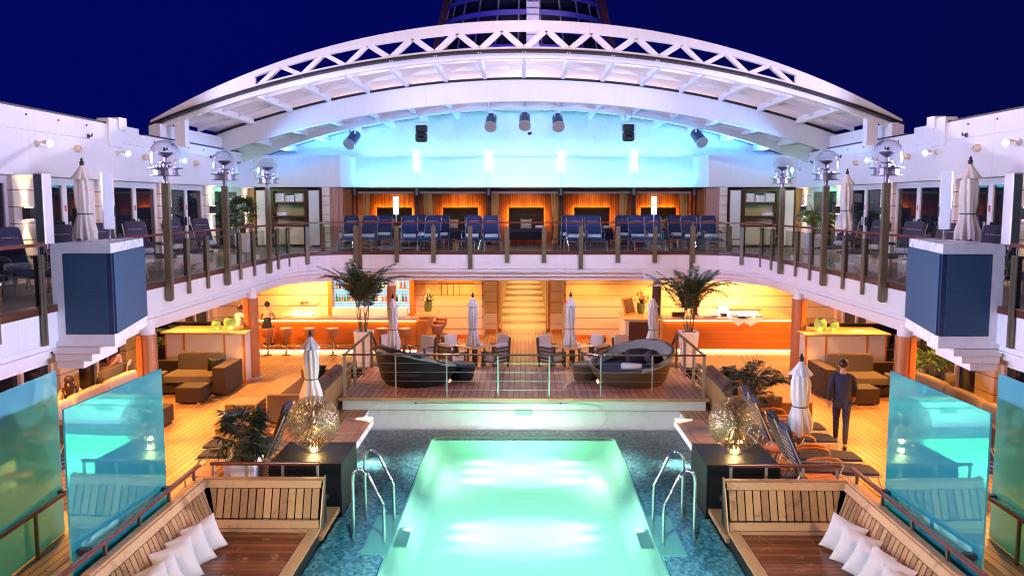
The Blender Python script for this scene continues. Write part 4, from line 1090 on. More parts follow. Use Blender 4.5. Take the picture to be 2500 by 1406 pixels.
# ================================================================== STARRY GLOBE LAMPS
EM_G = emit('globe_bulb', (1,.62,.20), 60)
M['gold'] = pbr('silver_star', (.42,.34,.22), .24, 1, var=.1)
def globe(s):
    o = thing('globe_lamp', f'starry metal globe lamp on the {SIDE[s]} black plinth', 'lamp', (s*3.79,14.62,.45))
    r = .475; c = Vector((0,0,.535)); rr = random.Random(5+s)
    b = MB(); rods = MB(); N = 420
    for k in range(N):
        z = 1-2*(k+.5)/N; a = k*2.399963; q = math.sqrt(1-z*z)
        d = Vector((q*math.cos(a),q*math.sin(a),z)); u = d.orthogonal().normalized(); v = d.cross(u); ro = rr.random()*3; R1 = .052
        vs = []; fs = []
        for j in range(6):
            t = ro+j*PI/3; e = u*math.cos(t)+v*math.sin(t); w = u*-math.sin(t)+v*math.cos(t)
            p = c+d*r; n0 = len(vs)
            vs += [p, p+e*R1*.5+w*.0075, p+e*R1-d*.004, p+e*R1*.5-w*.0075]; fs.append((n0,n0+1,n0+2,n0+3))
        b.add(vs, fs)
        if d.z>-.93 and k%2==0: rods.cyl(c+d*.07, c+d*r, .0042, .0042, 4, False, False)
    b.build('star_shell', M['gold'], o); rods.ball(c,.07,10,6); rods.build('rods', M['gold'], o)
    MB().lathe([(.0,0),(.125,0),(.125,.018),(.0,.02)],24).cyl((-.075,0,.02),(-.055,0,.16),.012,n=8).cyl((.075,0,.02),(.055,0,.16),.012,n=8).cyl((-.0,.06,.02),(0,.05,.16),.012,n=8).build('base', M['gold'], o)
    MB().ball((0,-.03,.045),.032,12,8).build('bulb', EM_G, o)
    l = bpy.data.lights.new('globe_light','POINT'); l.energy = 20; l.color = (1,.62,.22); l.shadow_soft_size = .03
    lo = bpy.data.objects.new('globe_light', l); COL.objects.link(lo); lo.parent = o; lo.location = (0,-.02,.20)
for s in (-1,1): globe(s)
EM_ST = emit('step_spot', (1,.72,.38), 80)
for s in (-1,1):
    o = MB().cyl((0,0,0),(0,-.012,0),.03,n=14).build('step_light', EM_ST, loc=(s*3.42,13.895,-.13)); tag(o, f'bright round step light in the {SIDE[s]} plinth above the teak step', 'step light')
    MB().lathe([(.03,0),(.045,0),(.045,.014),(.03,.014)],16,Matrix.Rotation(PI/2,4,'X')).build('bezel', M['chrome'], o)

# ================================================================== LOWER DECK LOUNGERS
lg = deckchair('sun_lounger', M['fabric_slate'], 'alu', towel=False, letter=False, arm='orangewood')
lgn = 0
for s, pts in ((1,[(2097,1151),(2058,1117),(2001,1072),(1974,1042)]),(-1,[(500,1133),(512,1108)])):
    for i, (px, py) in enumerate(pts):
        p = Pz(px, py, .39)
        put(lg, (p.x-s*.72, p.y+(.2 if s > 0 else .75), 0), s*R(90), f'grey sun lounger facing away from the pool on the {SIDE[s]}, {nth(i)} from the camera', 'sun loungers beside the pool')
for s in (-1,1):
    for i, y in enumerate((12.9,13.9)):
        put(lg, (s*8.15, y, 0), s*R(97), f'grey sun lounger between the two glass screens on the {SIDE[s]}, {("nearer","farther")[i]} one', 'sun loungers beside the pool')
lt = side_table('lounger_table','orangewood','alu')
for s, p in ((1,(4.95,13.55,0)),(-1,(-5.45,13.6,0)),(1,(4.75,15.1,0)),(-1,(-8.6,14.9,0)),(1,(8.75,14.9,0))):
    nm = {(1,4.95):'beside the parasol pole on the right',(-1,-5.45):'left of the white palm pot',(1,4.75):'between the right hand loungers',(-1,-8.6):'seen between the left glass screens',(1,8.75):'seen between the right glass screens'}[(s,p[0])]
    put(lt, p, 0, f'small orange wood table {nm}', 'lounger tables')

# ================================================================== WICKER SOFAS
def platform_sofa(s):
    o = thing('wicker_sofa', f'tan wicker sofa with brown cushions against the {SIDE[s]} side of the platform', 'sofa', (s*5.1,19.6,0))
    X = lambda a: s*a
    MB().box(X(-.62),-1.35,.04,X(.62),1.35,.36).build('base', M['wick_tan'], o, bevel=.015)
    MB().box(X(-.64),-1.36,.04,X(-.44),1.36,.72).build('back', M['wick_tan'], o, bevel=.015)
    for y in (-1.5,1.36): MB().box(X(-.64),y,.04,X(.62),y+.15,.66).build('arm', M['wick_tan'], o, bevel=.015)
    MB().pad((X(.08),0,.43),(1.0,2.66,.16),e=.2).build('seat_cushion', M['fabric_brown'], o)
    for y in (-.65,.65): MB().pad((X(-.36),y,.64),(.18,1.28,.42),ry=s*-.2,e=.3).build('back_cushion', M['fabric_brown'], o)
    q = MB().pillow(.44,.40,.2,Matrix.Translation((s*5.2,20.6,.68))@Euler((R(-30),0,R(25*s))).to_matrix().to_4x4(),3).build('scatter_cushion', M['black']); tag(q, f'glossy black cushion on the wicker sofa {SIDE[s]} of the platform', 'cushion')
for s in (-1,1): platform_sofa(s)
def pouf(loc, sz, mat, label):
    o = thing('ottoman', label, 'ottoman', loc, 0)
    MB().box(-sz/2,-sz/2,.04,sz/2,sz/2,.42).build('body', M[mat], o, bevel=.015)
    MB().box(-sz/2+.03,-sz/2+.03,.0,-sz/2+.12,-sz/2+.12,.04).box(sz/2-.12,-sz/2+.03,0,sz/2-.03,-sz/2+.12,.04).box(sz/2-.12,sz/2-.12,0,sz/2-.03,sz/2-.03,.04).build('feet', M['alu'], o)
pouf((-6.35,18.55,0),.72,'wick_tan','tan wicker ottoman left of the parasol by the platform')
pouf((-5.75,16.6,0),.85,'wick_tan','large tan wicker ottoman behind the potted palm on the left')
pouf((6.2,18.9,0),.7,'wick_tan','tan wicker ottoman next to the sofa right of the platform')
pouf((5.55,17.15,0),.72,'wick_tan','tan wicker ottoman behind the loungers on the right')
pouf((-8.22,20.2,0),.64,'wick_dark','dark wicker ottoman in front of the left corner sofa')
pouf((-8.2,18.0,0),.6,'wick_dark','dark wicker ottoman half hidden behind the left glass screen')
pouf((8.35,20.3,0),.64,'wick_dark','dark wicker ottoman in front of the right corner sofa')
def corner_sofa(s):
    o = thing('corner_sofa', f'dark wicker corner sofa with khaki cushions before the {SIDE[s]} divider', 'sofa')
    X = lambda a: s*a
    MB().box(X(7.95),20.9,.05,X(9.3),22.0,.32).box(X(9.3),19.2,.05,X(10.3),22.0,.32).build('base', M['wick_dark'], o, bevel=.012)
    MB().box(X(7.62),20.75,.04,X(7.94),22.1,.74).build('arm', M['wick_dark'], o, bevel=.015)
    MB().box(X(7.95),21.92,.05,X(10.3),22.1,.70).build('back', M['wick_dark'], o, bevel=.012)
    MB().pad((X(8.62),21.35,.42),(1.32,1.12,.20),e=.2).build('seat_cushion', M['fabric_khaki'], o)
    MB().pad((X(9.85),20.45,.42),(.95,2.3,.20),e=.2).build('seat_cushion', M['fabric_khaki'], o)
    MB().pad((X(8.60),21.80,.72),(1.25,.20,.50),rx=R(-12),e=.28).build('back_cushion', M['fabric_khaki'], o)
    MB().pad((X(10.15),20.3,.68),(.2,1.6,.46),e=.28).build('back_cushion', M['fabric_khaki'], o)
    if s < 0:
        q = MB().pillow(.42,.38,.2,Matrix.Translation((X(8.15),21.55,.66))@Euler((R(-20),0,R(-8*s))).to_matrix().to_4x4(),9).build('scatter_cushion', M['black']); tag(q, 'glossy black cushion on the left corner sofa', 'cushion')
    f = thing('long_sofa', f'long beige cushioned sofa near the {SIDE[s]} cabin wall behind the screens', 'sofa', (s*9.1,17.0,0))
    MB().box(s*-.1,-2.2,.04,s*.9,2.2,.36).box(s*-.3,-2.2,.04,s*-.1,2.2,.72).build('base', M['wick_dark'], f, bevel=.015)
    MB().pad((s*.42,0,.44),(1.0,4.3,.18),e=.2).build('seat_cushion', M['fabric_beige'], f)
    for y in (-1.45,0,1.45): MB().pad((s*.02,y,.78),(.24,1.40,.52),e=.3,ry=s*.15).build('back_cushion', M['fabric_beige'] if s<0 else M['fabric_khaki'], f)
for s in (-1,1): corner_sofa(s)

# ================================================================== DIVIDERS WITH LANTERNS
def divider(s):
    o = thing('divider_cabinet', f'cream panelled divider cabinet with timber top on the {SIDE[s]} of the deck', 'cabinet')
    X = lambda a: s*a
    MB().box(X(7.6),22.25,.08,X(9.75),23.35,1.38).build('body', M['cream'], o)
    MB().box(X(7.52),22.17,1.382,X(9.85),23.42,1.43).build('top', M['countertop'], o, bevel=.008)
    b = MB()
    for x in (7.59,8.12,9.22,9.72): b.box(X(x),22.235,.0,X(x+.045),22.248,1.38)
    b.box(X(7.585),22.24,0,X(7.60),22.28,1.38).box(X(7.6),22.26,0,X(9.75),23.3,.078)
    b.build('trim', M['orangewood'], o)
    for i, (x, r, h) in enumerate(((8.12,.15,.34),(8.50,.115,.25)) ):
        l = thing('green_lantern', f'{("large","small")[i]} green glass lantern on the {SIDE[s]} divider cabinet', 'lantern', (X(x),22.65,1.43))
        MB().lathe([(r*.7,0),(r*.95,.03),(r*1.08,h*.3),(r*1.08,h*.7),(r*.9,h*.92),(r*.6,h),(r*.55,h*1.03)],22,caps=False).build('glass', M['lantern'], l)
        MB().lathe([(r*.62,h*.99),(r*.68,h*1.03),(r*.62,h*1.06),(r*.55,h*1.03)],20).build('rim', M['leaf'], l)
        MB().cyl((0,0,.01),(0,0,h*.3),r*.35,n=12).build('candle', emit('candle%d%d' % (s,i), (1,.75,.3), 1.2), l)
    if s > 0:
        q = MB().box(9.0,22.5,1.432,9.3,22.75,1.44).build('folded_paper', M['paper']); tag(q, 'white folded paper lying on the right divider cabinet', 'paper')
    d = thing('booth_sofa', f'dark bench sofa behind the {SIDE[s]} divider cabinet', 'sofa', (X(10.3),25.6,0))
    MB().box(-1.3,-.4,.05,1.3,.4,.45).build('seat', M['rubber'], d, bevel=.02); MB().box(-1.3,.4,.05,1.3,.6,1.15).build('back', M['rubber'], d, bevel=.03)
    for i, xx in enumerate((-.75,.3,.9)):
        q = MB().pillow(.46,.44,.2,Matrix.Translation((X(10.3)+xx,25.75,.68))@Euler((R(-14),R(8*(-1)**i),0)).to_matrix().to_4x4(),i).build('scatter_cushion', M['fabric_beige']); tag(q, f'beige cushion on the dark bench behind the {SIDE[s]} divider, {nth(i)} from the left', 'cushion', 'beige cushions on the bench sofas')
for s in (-1,1): divider(s)

# columns
for s in (-1,1):
    for i, y in enumerate((16.5,22.95)):
        o = thing('wooden_column', f'round timber clad column under the {SIDE[s]} gallery, {("nearer","farther")[i]} one', 'column', (s*7.62,y,0))
        MB().cyl((0,0,.06),(0,0,2.28),.20,n=28).build('shaft', M['column'], o); MB().cyl((0,0,2.28),(0,0,2.62),.17,n=24).build('collar', M['white'], o)
        MB().box(-.006,-.204,.06,.006,-.196,2.28).box(s*-.204,-.006,.06,s*-.196,.006,2.28).build('joint', M['darkwood'], o); MB().cyl((0,0,0),(0,0,.06),.21,n=28).build('foot', M['alu'], o)
for s in (-1,1):
    o = thing('wooden_column', f'slim dark timber column beside the {SIDE[s]} bar', 'column', (s*4.52,28.15,0))
    MB().cyl((0,0,.0),(0,0,2.12),.155,n=24).build('shaft', M['darkwood'] if s>0 else M['column'], o); MB().cyl((0,0,2.12),(0,0,2.35),.14,n=20).build('collar', M['white'], o)
    if s > 0: MB().box(-.50,-.38,2.33,.5,.2,2.80).build('bracket', M['white'], o)

# ================================================================== REAR WALLS AND CORRIDOR
rw = thing('rear_wall', 'cream boarded wall at the back of the lower deck with central corridor opening', 'wall')
b = MB()
for s in (-1,1): b.box(s*1.52,29.95,0,s*12,30.1,2.62).box(s*1.46,30.1,0,s*1.52,31.3,2.62).box(s*1.02,31.3,0,s*1.52,31.42,2.62)
b.build('boards', M['boards'], rw)
b = MB()
for s in (-1,1): b.box(s*1.50,29.93,0,s*3.0,29.948,.15).box(s*1.05,31.28,0,s*1.46,31.298,.15)
b.build('skirting', M['orangewood'], rw)
b = MB()
for s in (-1,1): b.box(s*.98,31.36,0,s*1.06,31.45,2.62).box(s*.86,31.46,0,s*.88,32.5,2.5).box(s*.93,31.55,0,s*.96,31.62,2.6)
b.build('door_frame', M['orangewood'], rw)
b = MB()
for s in (-1,1): b.box(s*1.0,31.46,0,s*1.12,62,2.62)
b.box(-1.1,62,0,1.1,62.1,2.62)
b.build('corridor_wall', pbr('corridor_cream', (.70,.55,.32), .45), rw)
o = MB().box(-.08,31.55,2.20,.08,31.62,2.62).build('hanging_sign', M['orangewood']); tag(o, 'small brown hanging box at the top of the corridor entrance', 'sign')
o = MB().box(1.46,29.9,1.30,1.56,29.948,1.42).build('fire_alarm', M['red']); tag(o, 'small red fire alarm box on the cream wall right of the corridor', 'fire alarm')
o = thing('coat_rack', 'red wooden rail with four dark hanging rods on the left cream wall', 'coat rack', (-2.45,29.94,2.05))
MB().box(-.62,-.05,-.03,.62,0,.035).build('rail', M['orangewood'], o)
for k in range(4): MB().cyl((-.53+k*.215,-.03,-.46),(-.53+k*.215,-.03,-.03),.011,n=6).build('rod', M['darkwood'], o)
# lower side walls
for s in (-1,1):
    w = thing('cabin_wall', f'lower cabin wall with dark doors and cream pillars on the {SIDE[s]}', 'wall')
    MB().box(s*11.45,3,0,s*11.5,30,2.62).build('dark_glazing', M['darkglass'], w)
    b = MB()
    for py in [16.72+3.33*k for k in range(-3,5)]: b.box(s*11.2,py-.42,.003,s*11.46,py+.42,2.617)
    b.build('pillar', M['boards'], w)
    b = MB()
    for py in [18.38+3.33*k for k in range(-3,4)]:
        b.box(s*11.36,py-1.25,0,s*11.44,py-1.15,2.5).box(s*11.36,py-.06,0,s*11.44,py+.06,2.5).box(s*11.36,py+1.15,0,s*11.44,py+1.25,2.5)
    b.build('door_frame', M['cream'], w)

# ================================================================== BARS
EM_BAR = emit('bar_strip', (1,.62,.22), 10)
EM_BARW = emit('bar_work_light', (1,.80,.48), 5)
def bar(s, x0, x1, yf, label):
    o = thing('bar_counter', label, 'bar')
    MB().box(x0,yf,.10,x1,yf+.42,1.05).build('front', M['orangewood'], o)
    b = MB()
    for z in (.36,.66): b.box(x0,yf-.004,z,x1,yf-.0005,z+.012)
    b.build('groove', M['countertop'], o)
    MB().box(x0,yf+.06,0,x1,yf+.4,.098).build('plinth', M['charcoal'], o)
    MB().box(min(x0,x1)-.05,yf-.20,1.09,max(x0,x1)+.05,yf+.50,1.15).build('top', M['countertop'], o, bevel=.008)
    MB().box(x0+.02,yf-.05,1.052,x1-.02,yf+.4,1.088).build('light_strip', EM_BAR, o)
    MB().box(x0,yf+.03,.02,x1,yf+.055,.07).build('foot_strip', EM_BAR, o)
    if s < 0: MB().cyl((x0,yf-.14,.24),(x1,yf-.14,.24),.025,n=10).build('foot_rail', M['gold'], o)
    return o
bl = bar(-1,-8.75,-3.55,27.1,'long orange timber bar with glowing strip under its top on the left')
MB().box(-3.54,27.1,.1,-3.2,29.3,1.05).build('return_front', M['orangewood'], bl)
MB().box(-3.70,27.61,1.091,-3.0,29.4,1.151).build('return_top', M['countertop'], bl)
MB().box(-8.9,27.62,.1,-8.1,29.8,1.08).build('wing', M['cream'], bl); MB().box(-8.95,27.62,1.082,-8.3,29.85,1.13).build('wing_top', M['countertop'], bl)
MB().box(-8.28,27.7,1.0,-7.4,29.6,1.04).build('work_top', M['ceramic'], bl)
MB().box(-8.2,28.8,1.30,-7.3,29.6,1.36).build('raised_shelf', M['countertop'], bl)
MB().box(-8.16,28.86,1.29,-7.34,29.55,1.298).build('shelf_light', EM_BARW, bl)
b = MB().box(-7.35,29.0,.0,-6.95,29.6,.95).box(-6.95,29.2,0,-4.0,29.7,.9); b.build('back_counter', M['countertop'], bl)
# back bar: lit tiled glass with shelves
t = NT('backbar_glow'); oo = t.obj(); x, y, z = t.xyz(oo)
br = t.n('ShaderNodeTexBrick', {'Vector': t.comb(x, z), 'Color1': (1,1,1,1), 'Color2': (.82,.93,1,1), 'Mortar': (.10,.30,.42,1), 'Scale': 1.0, 'Mortar Size': .006, 'Brick Width': .12, 'Row Height': .055}).outputs[0]
M['backglow'] = t.done(t.n('ShaderNodeEmission', {'Color': t.mix(.75, br, (.55,.85,1), 'MULTIPLY'), 'Strength': .5}).outputs[0])
bb = thing('back_bar', 'back bar cabinet with brightly lit pale blue tiled glass behind bottles', 'bar cabinet')
MB().box(-6.86,29.88,.95,-4.10,29.94,2.62).build('lit_back', M['backglow'], bb)
MB().box(-7.02,29.5,.9,-6.87,29.94,2.62).build('side', M['orangewood'], bb); MB().box(-4.09,29.5,.9,-3.92,29.94,2.62).build('side', M['orangewood'], bb)
for z in (1.40,1.87,2.34): MB().box(-6.86,29.62,z-.02,-4.10,29.87,z).build('shelf', M['alu'], bb)
MB().box(-6.8,29.2,.9,-4.15,29.55,1.22).build('ice_trough', M['ceramic'], bb)
gl = [pbr('bottle_green', (.02,.12,.03), .08, 0, spec=.7), pbr('bottle_amber', (.35,.12,.015), .08, spec=.7), pbr('bottle_dark', (.012,.01,.01), .1, spec=.7), pbr('bottle_clear', (.55,.62,.60), .08, spec=.7)]
src = {}
for rw_, zz in enumerate((1.40,1.87)):
    x = -6.75
    while x < -4.2:
        k = rnd.choice((0,1,1,2,3)); h = rnd.choice((.24,.28,.31))
        lab = f'{("green","amber","dark","clear")[k]} glass bottle on the {("lower","upper")[rw_]} bar shelf against the glow'
        if k not in src:
            o = MB().lathe([(.0,0),(.037,0),(.038,.02),(.038,.155),(.014,.20),(.014,.26),(.017,.262),(.017,.28),(0,.28)],10).build('bottle', gl[k], loc=(x,29.72,zz)); tag(o, lab, 'bottle', 'bottles on the bar shelves'); src[k] = o
        else:
            o = src[k].copy(); COL.objects.link(o); o.location = (x,29.72+rnd.uniform(-.04,.04),zz); o['label'] = lab
        o.scale = (1,1,h/.28); x += rnd.uniform(.085,.13)
br_ = bar(1,4.62,8.95,27.35,'long orange timber buffet bar with glowing strip on the right')
MB().box(8.2,27.9,.1,8.9,29.6,1.08).build('wing', M['cream'], br_); MB().box(8.05,27.9,1.082,8.98,29.65,1.14).build('wing_top', M['countertop'], br_)
MB().box(6.9,28.4,1.0,8.0,29.5,1.25).build('work_light', EM_BARW, br_)
MB().box(6.7,28.3,1.252,8.1,29.55,1.31).build('raised_shelf', M['countertop'], br_)
lc = thing('buffet_cabinet', 'low cabinet with brown front left of the right bar', 'cabinet')
MB().box(3.42,27.85,.05,4.55,29.6,.98).build('body', M['cream'], lc); MB().box(3.38,27.78,.982,4.6,29.7,1.03).build('top', M['countertop'], lc, bevel=.006)
MB().box(3.55,27.835,.05,4.5,27.848,.93).build('front_panel', M['darkwood'], lc)
for i, (x, y) in enumerate(((4.02,28.05),(4.2,28.1),(4.38,28.02),(4.1,28.35),(4.3,28.4))):
    o = MB().lathe([(.0,0),(.035,0),(.008,.012),(.007,.08),(.04,.11),(.045,.16),(.04,.20)],14,caps=False).build('wine_glass', M['glass'], loc=(x,y,1.03)); tag(o, 'upturned drinking glass on the low cabinet by the right bar', 'glass', 'glasses on the buffet cabinet')
o = thing('framed_picture', 'leaning framed board on the low cabinet by the right bar', 'picture', (3.72,28.9,1.03), R(58))
MB().box(-.42,-.03,0,.42,.0,.62,Matrix.Rotation(R(-14),4,'X')).build('frame', M['orangewood'], o); MB().box(-.36,-.034,.06,.36,-.031,.56,Matrix.Rotation(R(-14),4,'X')).build('sheet', M['fabric_brown'], o)
# things on the right bar
o = thing('monitor', 'small black screen with white display on the right bar', 'monitor', (6.72,27.75,1.15), R(8))
MB().box(-.20,0,.06,.20,.03,.36,Matrix.Rotation(R(-14),4,'X')).build('casing', M['charcoal'], o, bevel=.008); MB().box(-.18,-.004,.09,.18,-.001,.34,Matrix.Rotation(R(-14),4,'X')).build('display', emit('display', (.8,.88,1), 1.3), o); MB().box(-.10,-.04,0,.10,.10,.05).build('stand', M['charcoal'], o)
o = thing('coffee_machine', 'tall steel coffee machine on the right bar', 'coffee machine', (5.75,27.75,1.15))
MB().box(-.13,-.1,0,.13,.2,.06).box(-.13,.06,.06,.13,.2,.42).box(-.13,-.1,.42,.13,.2,.55).build('body', M['chrome'], o, bevel=.01); MB().cyl((0,-.02,.06),(0,-.02,.28),.055,n=12).build('jug', M['rubber'], o)
for i, (x, w) in enumerate(((7.05,.34),(7.45,.42))):
    o = MB().add([(x-w,27.14,1.156),(x+w,27.14,1.156),(x+w*.8,27.6,1.156),(x-w*.8,27.6,1.156),(x-w,27.135,1.15),(x+w,27.135,1.15),(x,27.13,.90)],[(0,1,2,3),(4,6,5)]).add([(x-w,27.14,1.156),(x+w,27.14,1.156),(x+w,27.135,1.15),(x-w,27.135,1.15)],[(0,1,2,3)]).build('napkin_cloth', M['towel']); tag(o, f'white cloth hanging in a point over the right bar edge, {("left","right")[i]} one', 'cloth')
for i, x in enumerate((6.1,6.35,7.0,7.4,7.8)):
    o = MB().lathe([(.0,0),(.09,.0),(.16,.03),(.155,.035),(.085,.012),(.0,.012)],20).build('plate', M['ceramic'], loc=(x,27.5,1.158)); o.scale = (1,1,1+.8*(i%3)); tag(o, f'white dish on the right bar, {nth(i)} from the left', 'dish', 'dishes on the right bar')
o = MB().box(4.95,27.5,1.151,5.35,27.7,1.30).build('tray_box', M['darkwood']); tag(o, 'brown box at the left end of the right bar', 'box')
o = thing('cake_dome', 'glass cake dome with pastries on the raised shelf of the left bar', 'cake stand', (-7.75,29.1,1.36))
MB().lathe([(.0,0),(.16,0),(.20,.02),(.0,.022)],24).build('plate', M['ceramic'], o); MB().lathe([(.19,.024),(.185,.10),(.12,.17),(.0,.19)],20,caps=False).build('dome', M['glass'], o)
b = MB()
for k in range(7): b.ball((.11*math.cos(k*.9),.11*math.sin(k*.9),.06),.045,8,6)
b.build('pastries', M['leather'], o)

# bar stools
def stool():
    o = thing('bar_stool', 'x', 'bar stool')
    MB().lathe([(.0,.60),(.15,.60),(.165,.62),(.205,.84),(.205,.86),(.19,.885),(.0,.89)],22).build('seat', M['leather'], o)
    MB().cyl((0,0,.02),(0,0,.60),.035,n=12).build('stem', M['gold'], o); MB().lathe([(.0,0),(.15,0),(.15,.015),(.05,.03),(.0,.03)],22).build('base', M['gold'], o)
    b = MB(); b.tube([(.2*math.cos(a),.2*math.sin(a)-.02,.30) for a in [2*PI*k/20 for k in range(20)]],.014,6,True)
    b.cyl((-.2,-.02,.30),(.2,-.02,.30),.012,n=6); b.build('foot_ring', M['gold'], o)
    return o
st = stool()
for i, px in enumerate((645,690,748,806,928,985)):
    x = Pz(px, 872, 0).x
    put(st, (x,26.62,0), 0, f'round leather bar stool along the front of the left bar, {nth(i)} from the left', 'bar stools at the left bar')
for i, (px, py) in enumerate(((1068,858),(1073,846),(1079,836))):
    p = Pz(px, py, 0); put(st, (p.x,p.y,0), 0, f'round leather bar stool at the right end of the left bar, {nth(i)} from the camera', 'bar stools at the left bar')

# ================================================================== DINING SETS
def dchair():
    o = thing('dining_chair', 'x', 'chair')
    b = MB()
    for sx in (-.27,.27):
        b.box(sx-.022,-.26,0,sx+.022,-.21,.62); b.bar((sx,.24,0),(sx,.32,.86),.044,.05); b.bar((sx,-.27,.635),(sx,.29,.62),.06,.03)
    b.box(-.25,-.25,.36,.25,.24,.40)
    for k in range(4): b.box(-.25,.275+k*.012,.46+k*.1,.25,.295+k*.012,.53+k*.1)
    b.build('frame', M['fabric_brown'] if False else M['wick_brown'], o)
    MB().pad((0,-.01,.43),(.52,.50,.07),e=.22).build('seat_cushion', M['pillow'], o)
    MB().pad((0,.26,.68),(.50,.07,.50),rx=R(-8),e=.22).build('back_cushion', M['pillow'], o)
    return o
def dtable(s):
    o = thing('dining_table', f'square orange teak table around the {SIDE[s]} dining parasol', 'table', (s*1.44,24.3,0), R(45))
    MB().box(-.46,-.46,.70,.46,.46,.735).build('top', M['countertop'], o, bevel=.006)
    for x in (-.38,.38):
        for y in (-.38,.38): MB().box(x-.03,y-.03,0,x+.03,y+.03,.70).build('leg', M['wick_brown'], o)
    v = MB().lathe([(.0,0),(.05,0),(.065,.04),(.05,.09),(.04,.10)],14).build('small_vase', M['ceramic'], loc=(s*1.44-.05+.22,24.2,.735)); tag(v, f'small white bowl vase on the {SIDE[s]} dining table', 'vase')
for s in (-1,1): dtable(s)
dc = dchair()
for s in (-1,1):
    for i, a in enumerate((45,135,225,315)):
        cx, cy = s*1.44+.86*math.cos(R(a)), 24.3+.86*math.sin(R(a))
        put(dc, (cx,cy,0), R(a)-PI/2, f'cushioned dining chair at the {("far right","far left","near left","near right")[i]} side of the {SIDE[s]} dining table', 'dining chairs with pale cushions')
put(dc, (-3.05,24.6,0), R(-30), 'cushioned dining chair behind the black round daybed on the left', 'dining chairs with pale cushions')
put(dc, (-4.0,24.9,0), R(30), 'cushioned dining chair beside the tall left palm pot', 'dining chairs with pale cushions')
put(dc, (3.1,24.9,0), R(30), 'cushioned dining chair behind the wicker round daybed on the right', 'dining chairs with pale cushions')

# ================================================================== ROUND DAYBEDS
def daybed(s):
    mt = 'wick_black' if s < 0 else 'wick_brown'
    o = thing('round_daybed', f'{"black" if s<0 else "brown"} wicker round daybed with grey folded cover on the platform', 'daybed', (s*2.78,21.15,PZ), 0)
    n = 40; ah = math.atan2(.75*s,.8*s)
    def hgt(a):   # higher at the outer rear side
        c = math.cos(a-ah)
        return .40+.27*(1+c)+.08*max(0,c)
    def ring(fr, zf):
        return [((.98*fr)*math.cos(a)*1.08, (.98*fr)*math.sin(a)*.95, zf(a)) for a in [2*PI*k/n for k in range(n)]]
    b = MB(); b.loft([ring(.74,lambda a:0.0),ring(.84,lambda a:.14),ring(.95,lambda a:hgt(a)*.6),ring(1.02,lambda a:hgt(a)),ring(.97,lambda a:hgt(a)+.02),ring(.92,lambda a:hgt(a)),ring(.84,lambda a:.30),ring(.5,lambda a:.30)],caps=True)
    b.build('shell', M[mt], o)
    MB().lathe([(.0,.30),(.82,.30),(.85,.34),(.84,.42),(.78,.45),(.0,.46)],36).build('mattress', M['fabric_slate'], o)
    # folded sun cover bunched along the rim
    b = MB(); rr = random.Random(3)
    a0 = ah
    def cov(u, w):
        a = a0-2.2+4.4*u; fold = .012*math.sin(13*u*PI+w*9)+.010*math.sin(41*u+w*5)
        q = .10+.12*math.exp(-((u-.5)/.22)**2); fr = 1.045-q*2*w+fold; z = hgt(a)+.025+.035*math.sin(PI*min(1,w*1.3))-.22*w*w-(.05+q*.5)*(1-w)**4+fold*.7
        return Vector((.98*fr*math.cos(a)*1.08,.98*fr*math.sin(a)*.95,z))
    b.grid(cov, 110, 10); b.build('sun_cover', M['cover'], o)
    for k, (x, y, rz) in enumerate(((s*.20,.42*s,20),(s*.52,.10*s,70))):
        MB().pad((x,y,.62),(.62,.20,.40),rz=R(rz),rx=R(-22),e=.3).build('back_pillow', M['fabric_slate'], o)
    if s > 0:
        t = MB().tube([(2.72-.26,20.72,PZ+.52),(2.72-.24,20.72,PZ+.52),(2.72+.22,20.66,PZ+.52),(2.72+.24,20.66,PZ+.52)],[.06,.085,.085,.06],16).build('rolled_towel', M['towel']); tag(t, 'rolled white towel on the brown round daybed', 'towel')
    f = thing('footstool', f'round {"black" if s<0 else "brown"} wicker footstool beside the {SIDE[s]} daybed', 'ottoman', (s*1.62,21.45,PZ))
    MB().lathe([(.26,0),(.30,.04),(.36,.36),(.34,.38),(.0,.385)],28).build('body', M[mt], f)
    MB().lathe([(.33,.386),(.35,.41),(.32,.45),(.0,.46)],28).build('cushion', M['fabric_khaki' if s>0 else 'fabric_slate'], f)
for s in (-1,1): daybed(s)
# ================================================================== PLANTS
def leaflet(b, p, d, side, L, w, droop):
    """thin folded blade from p along d, w wide, drooping"""
    d = d.normalized(); s_ = side.normalized()
    m = p+d*L*.5+Vector((0,0,-droop*L*.18)); t = p+d*L*.92+Vector((0,0,-droop*L*.6))
    b.add([p, m+s_*w*.5, t, m-s_*w*.5, p+d*L*.22+s_*w*.42, p+d*L*.22-s_*w*.42], [(0,4,1),(0,1,3),(0,3,5),(1,2,3)])
def frond(b, st, base, az, L, e0, e1, n, ll, w, rr, sr=.008):
    """feather frond; elevation runs from e0 at the base to e1 at the tip"""
    p = Vector(base); pts = [p.copy()]; N = 14; dirs = []
    for i in range(N):
        e = e0+(e1-e0)*(i/(N-1))**1.25
        d = Vector((math.cos(e)*math.cos(az), math.cos(e)*math.sin(az), math.sin(e)))
        p = p+d*L/N; pts.append(p.copy()); dirs.append(d)
    st.tube(pts[::2]+([pts[-1]] if N%2 else []), [sr*(1-.7*i/(len(pts[::2])-1)) for i in range(len(pts[::2]))]+([sr*.3] if N%2 else []), 5)
    for k in range(n):
        t = .22+.76*k/(n-1); q = t*N; i = min(int(q), N-1); pp = pts[i].lerp(pts[i+1], q-i); d = dirs[i]
        sd = d.cross(Vector((0,0,1))).normalized(); up = sd.cross(d)
        l = ll*(math.sin(PI*min(1,(t*.92+.06)))**.6)*rr.uniform(.85,1.1)
        for sg in (-1,1):
            dd = (d*.62+sd*sg*.78+up*.16+Vector((0,0,rr.uniform(-.12,.08))))
            leaflet(b, pp, dd, d, l, w, .55)
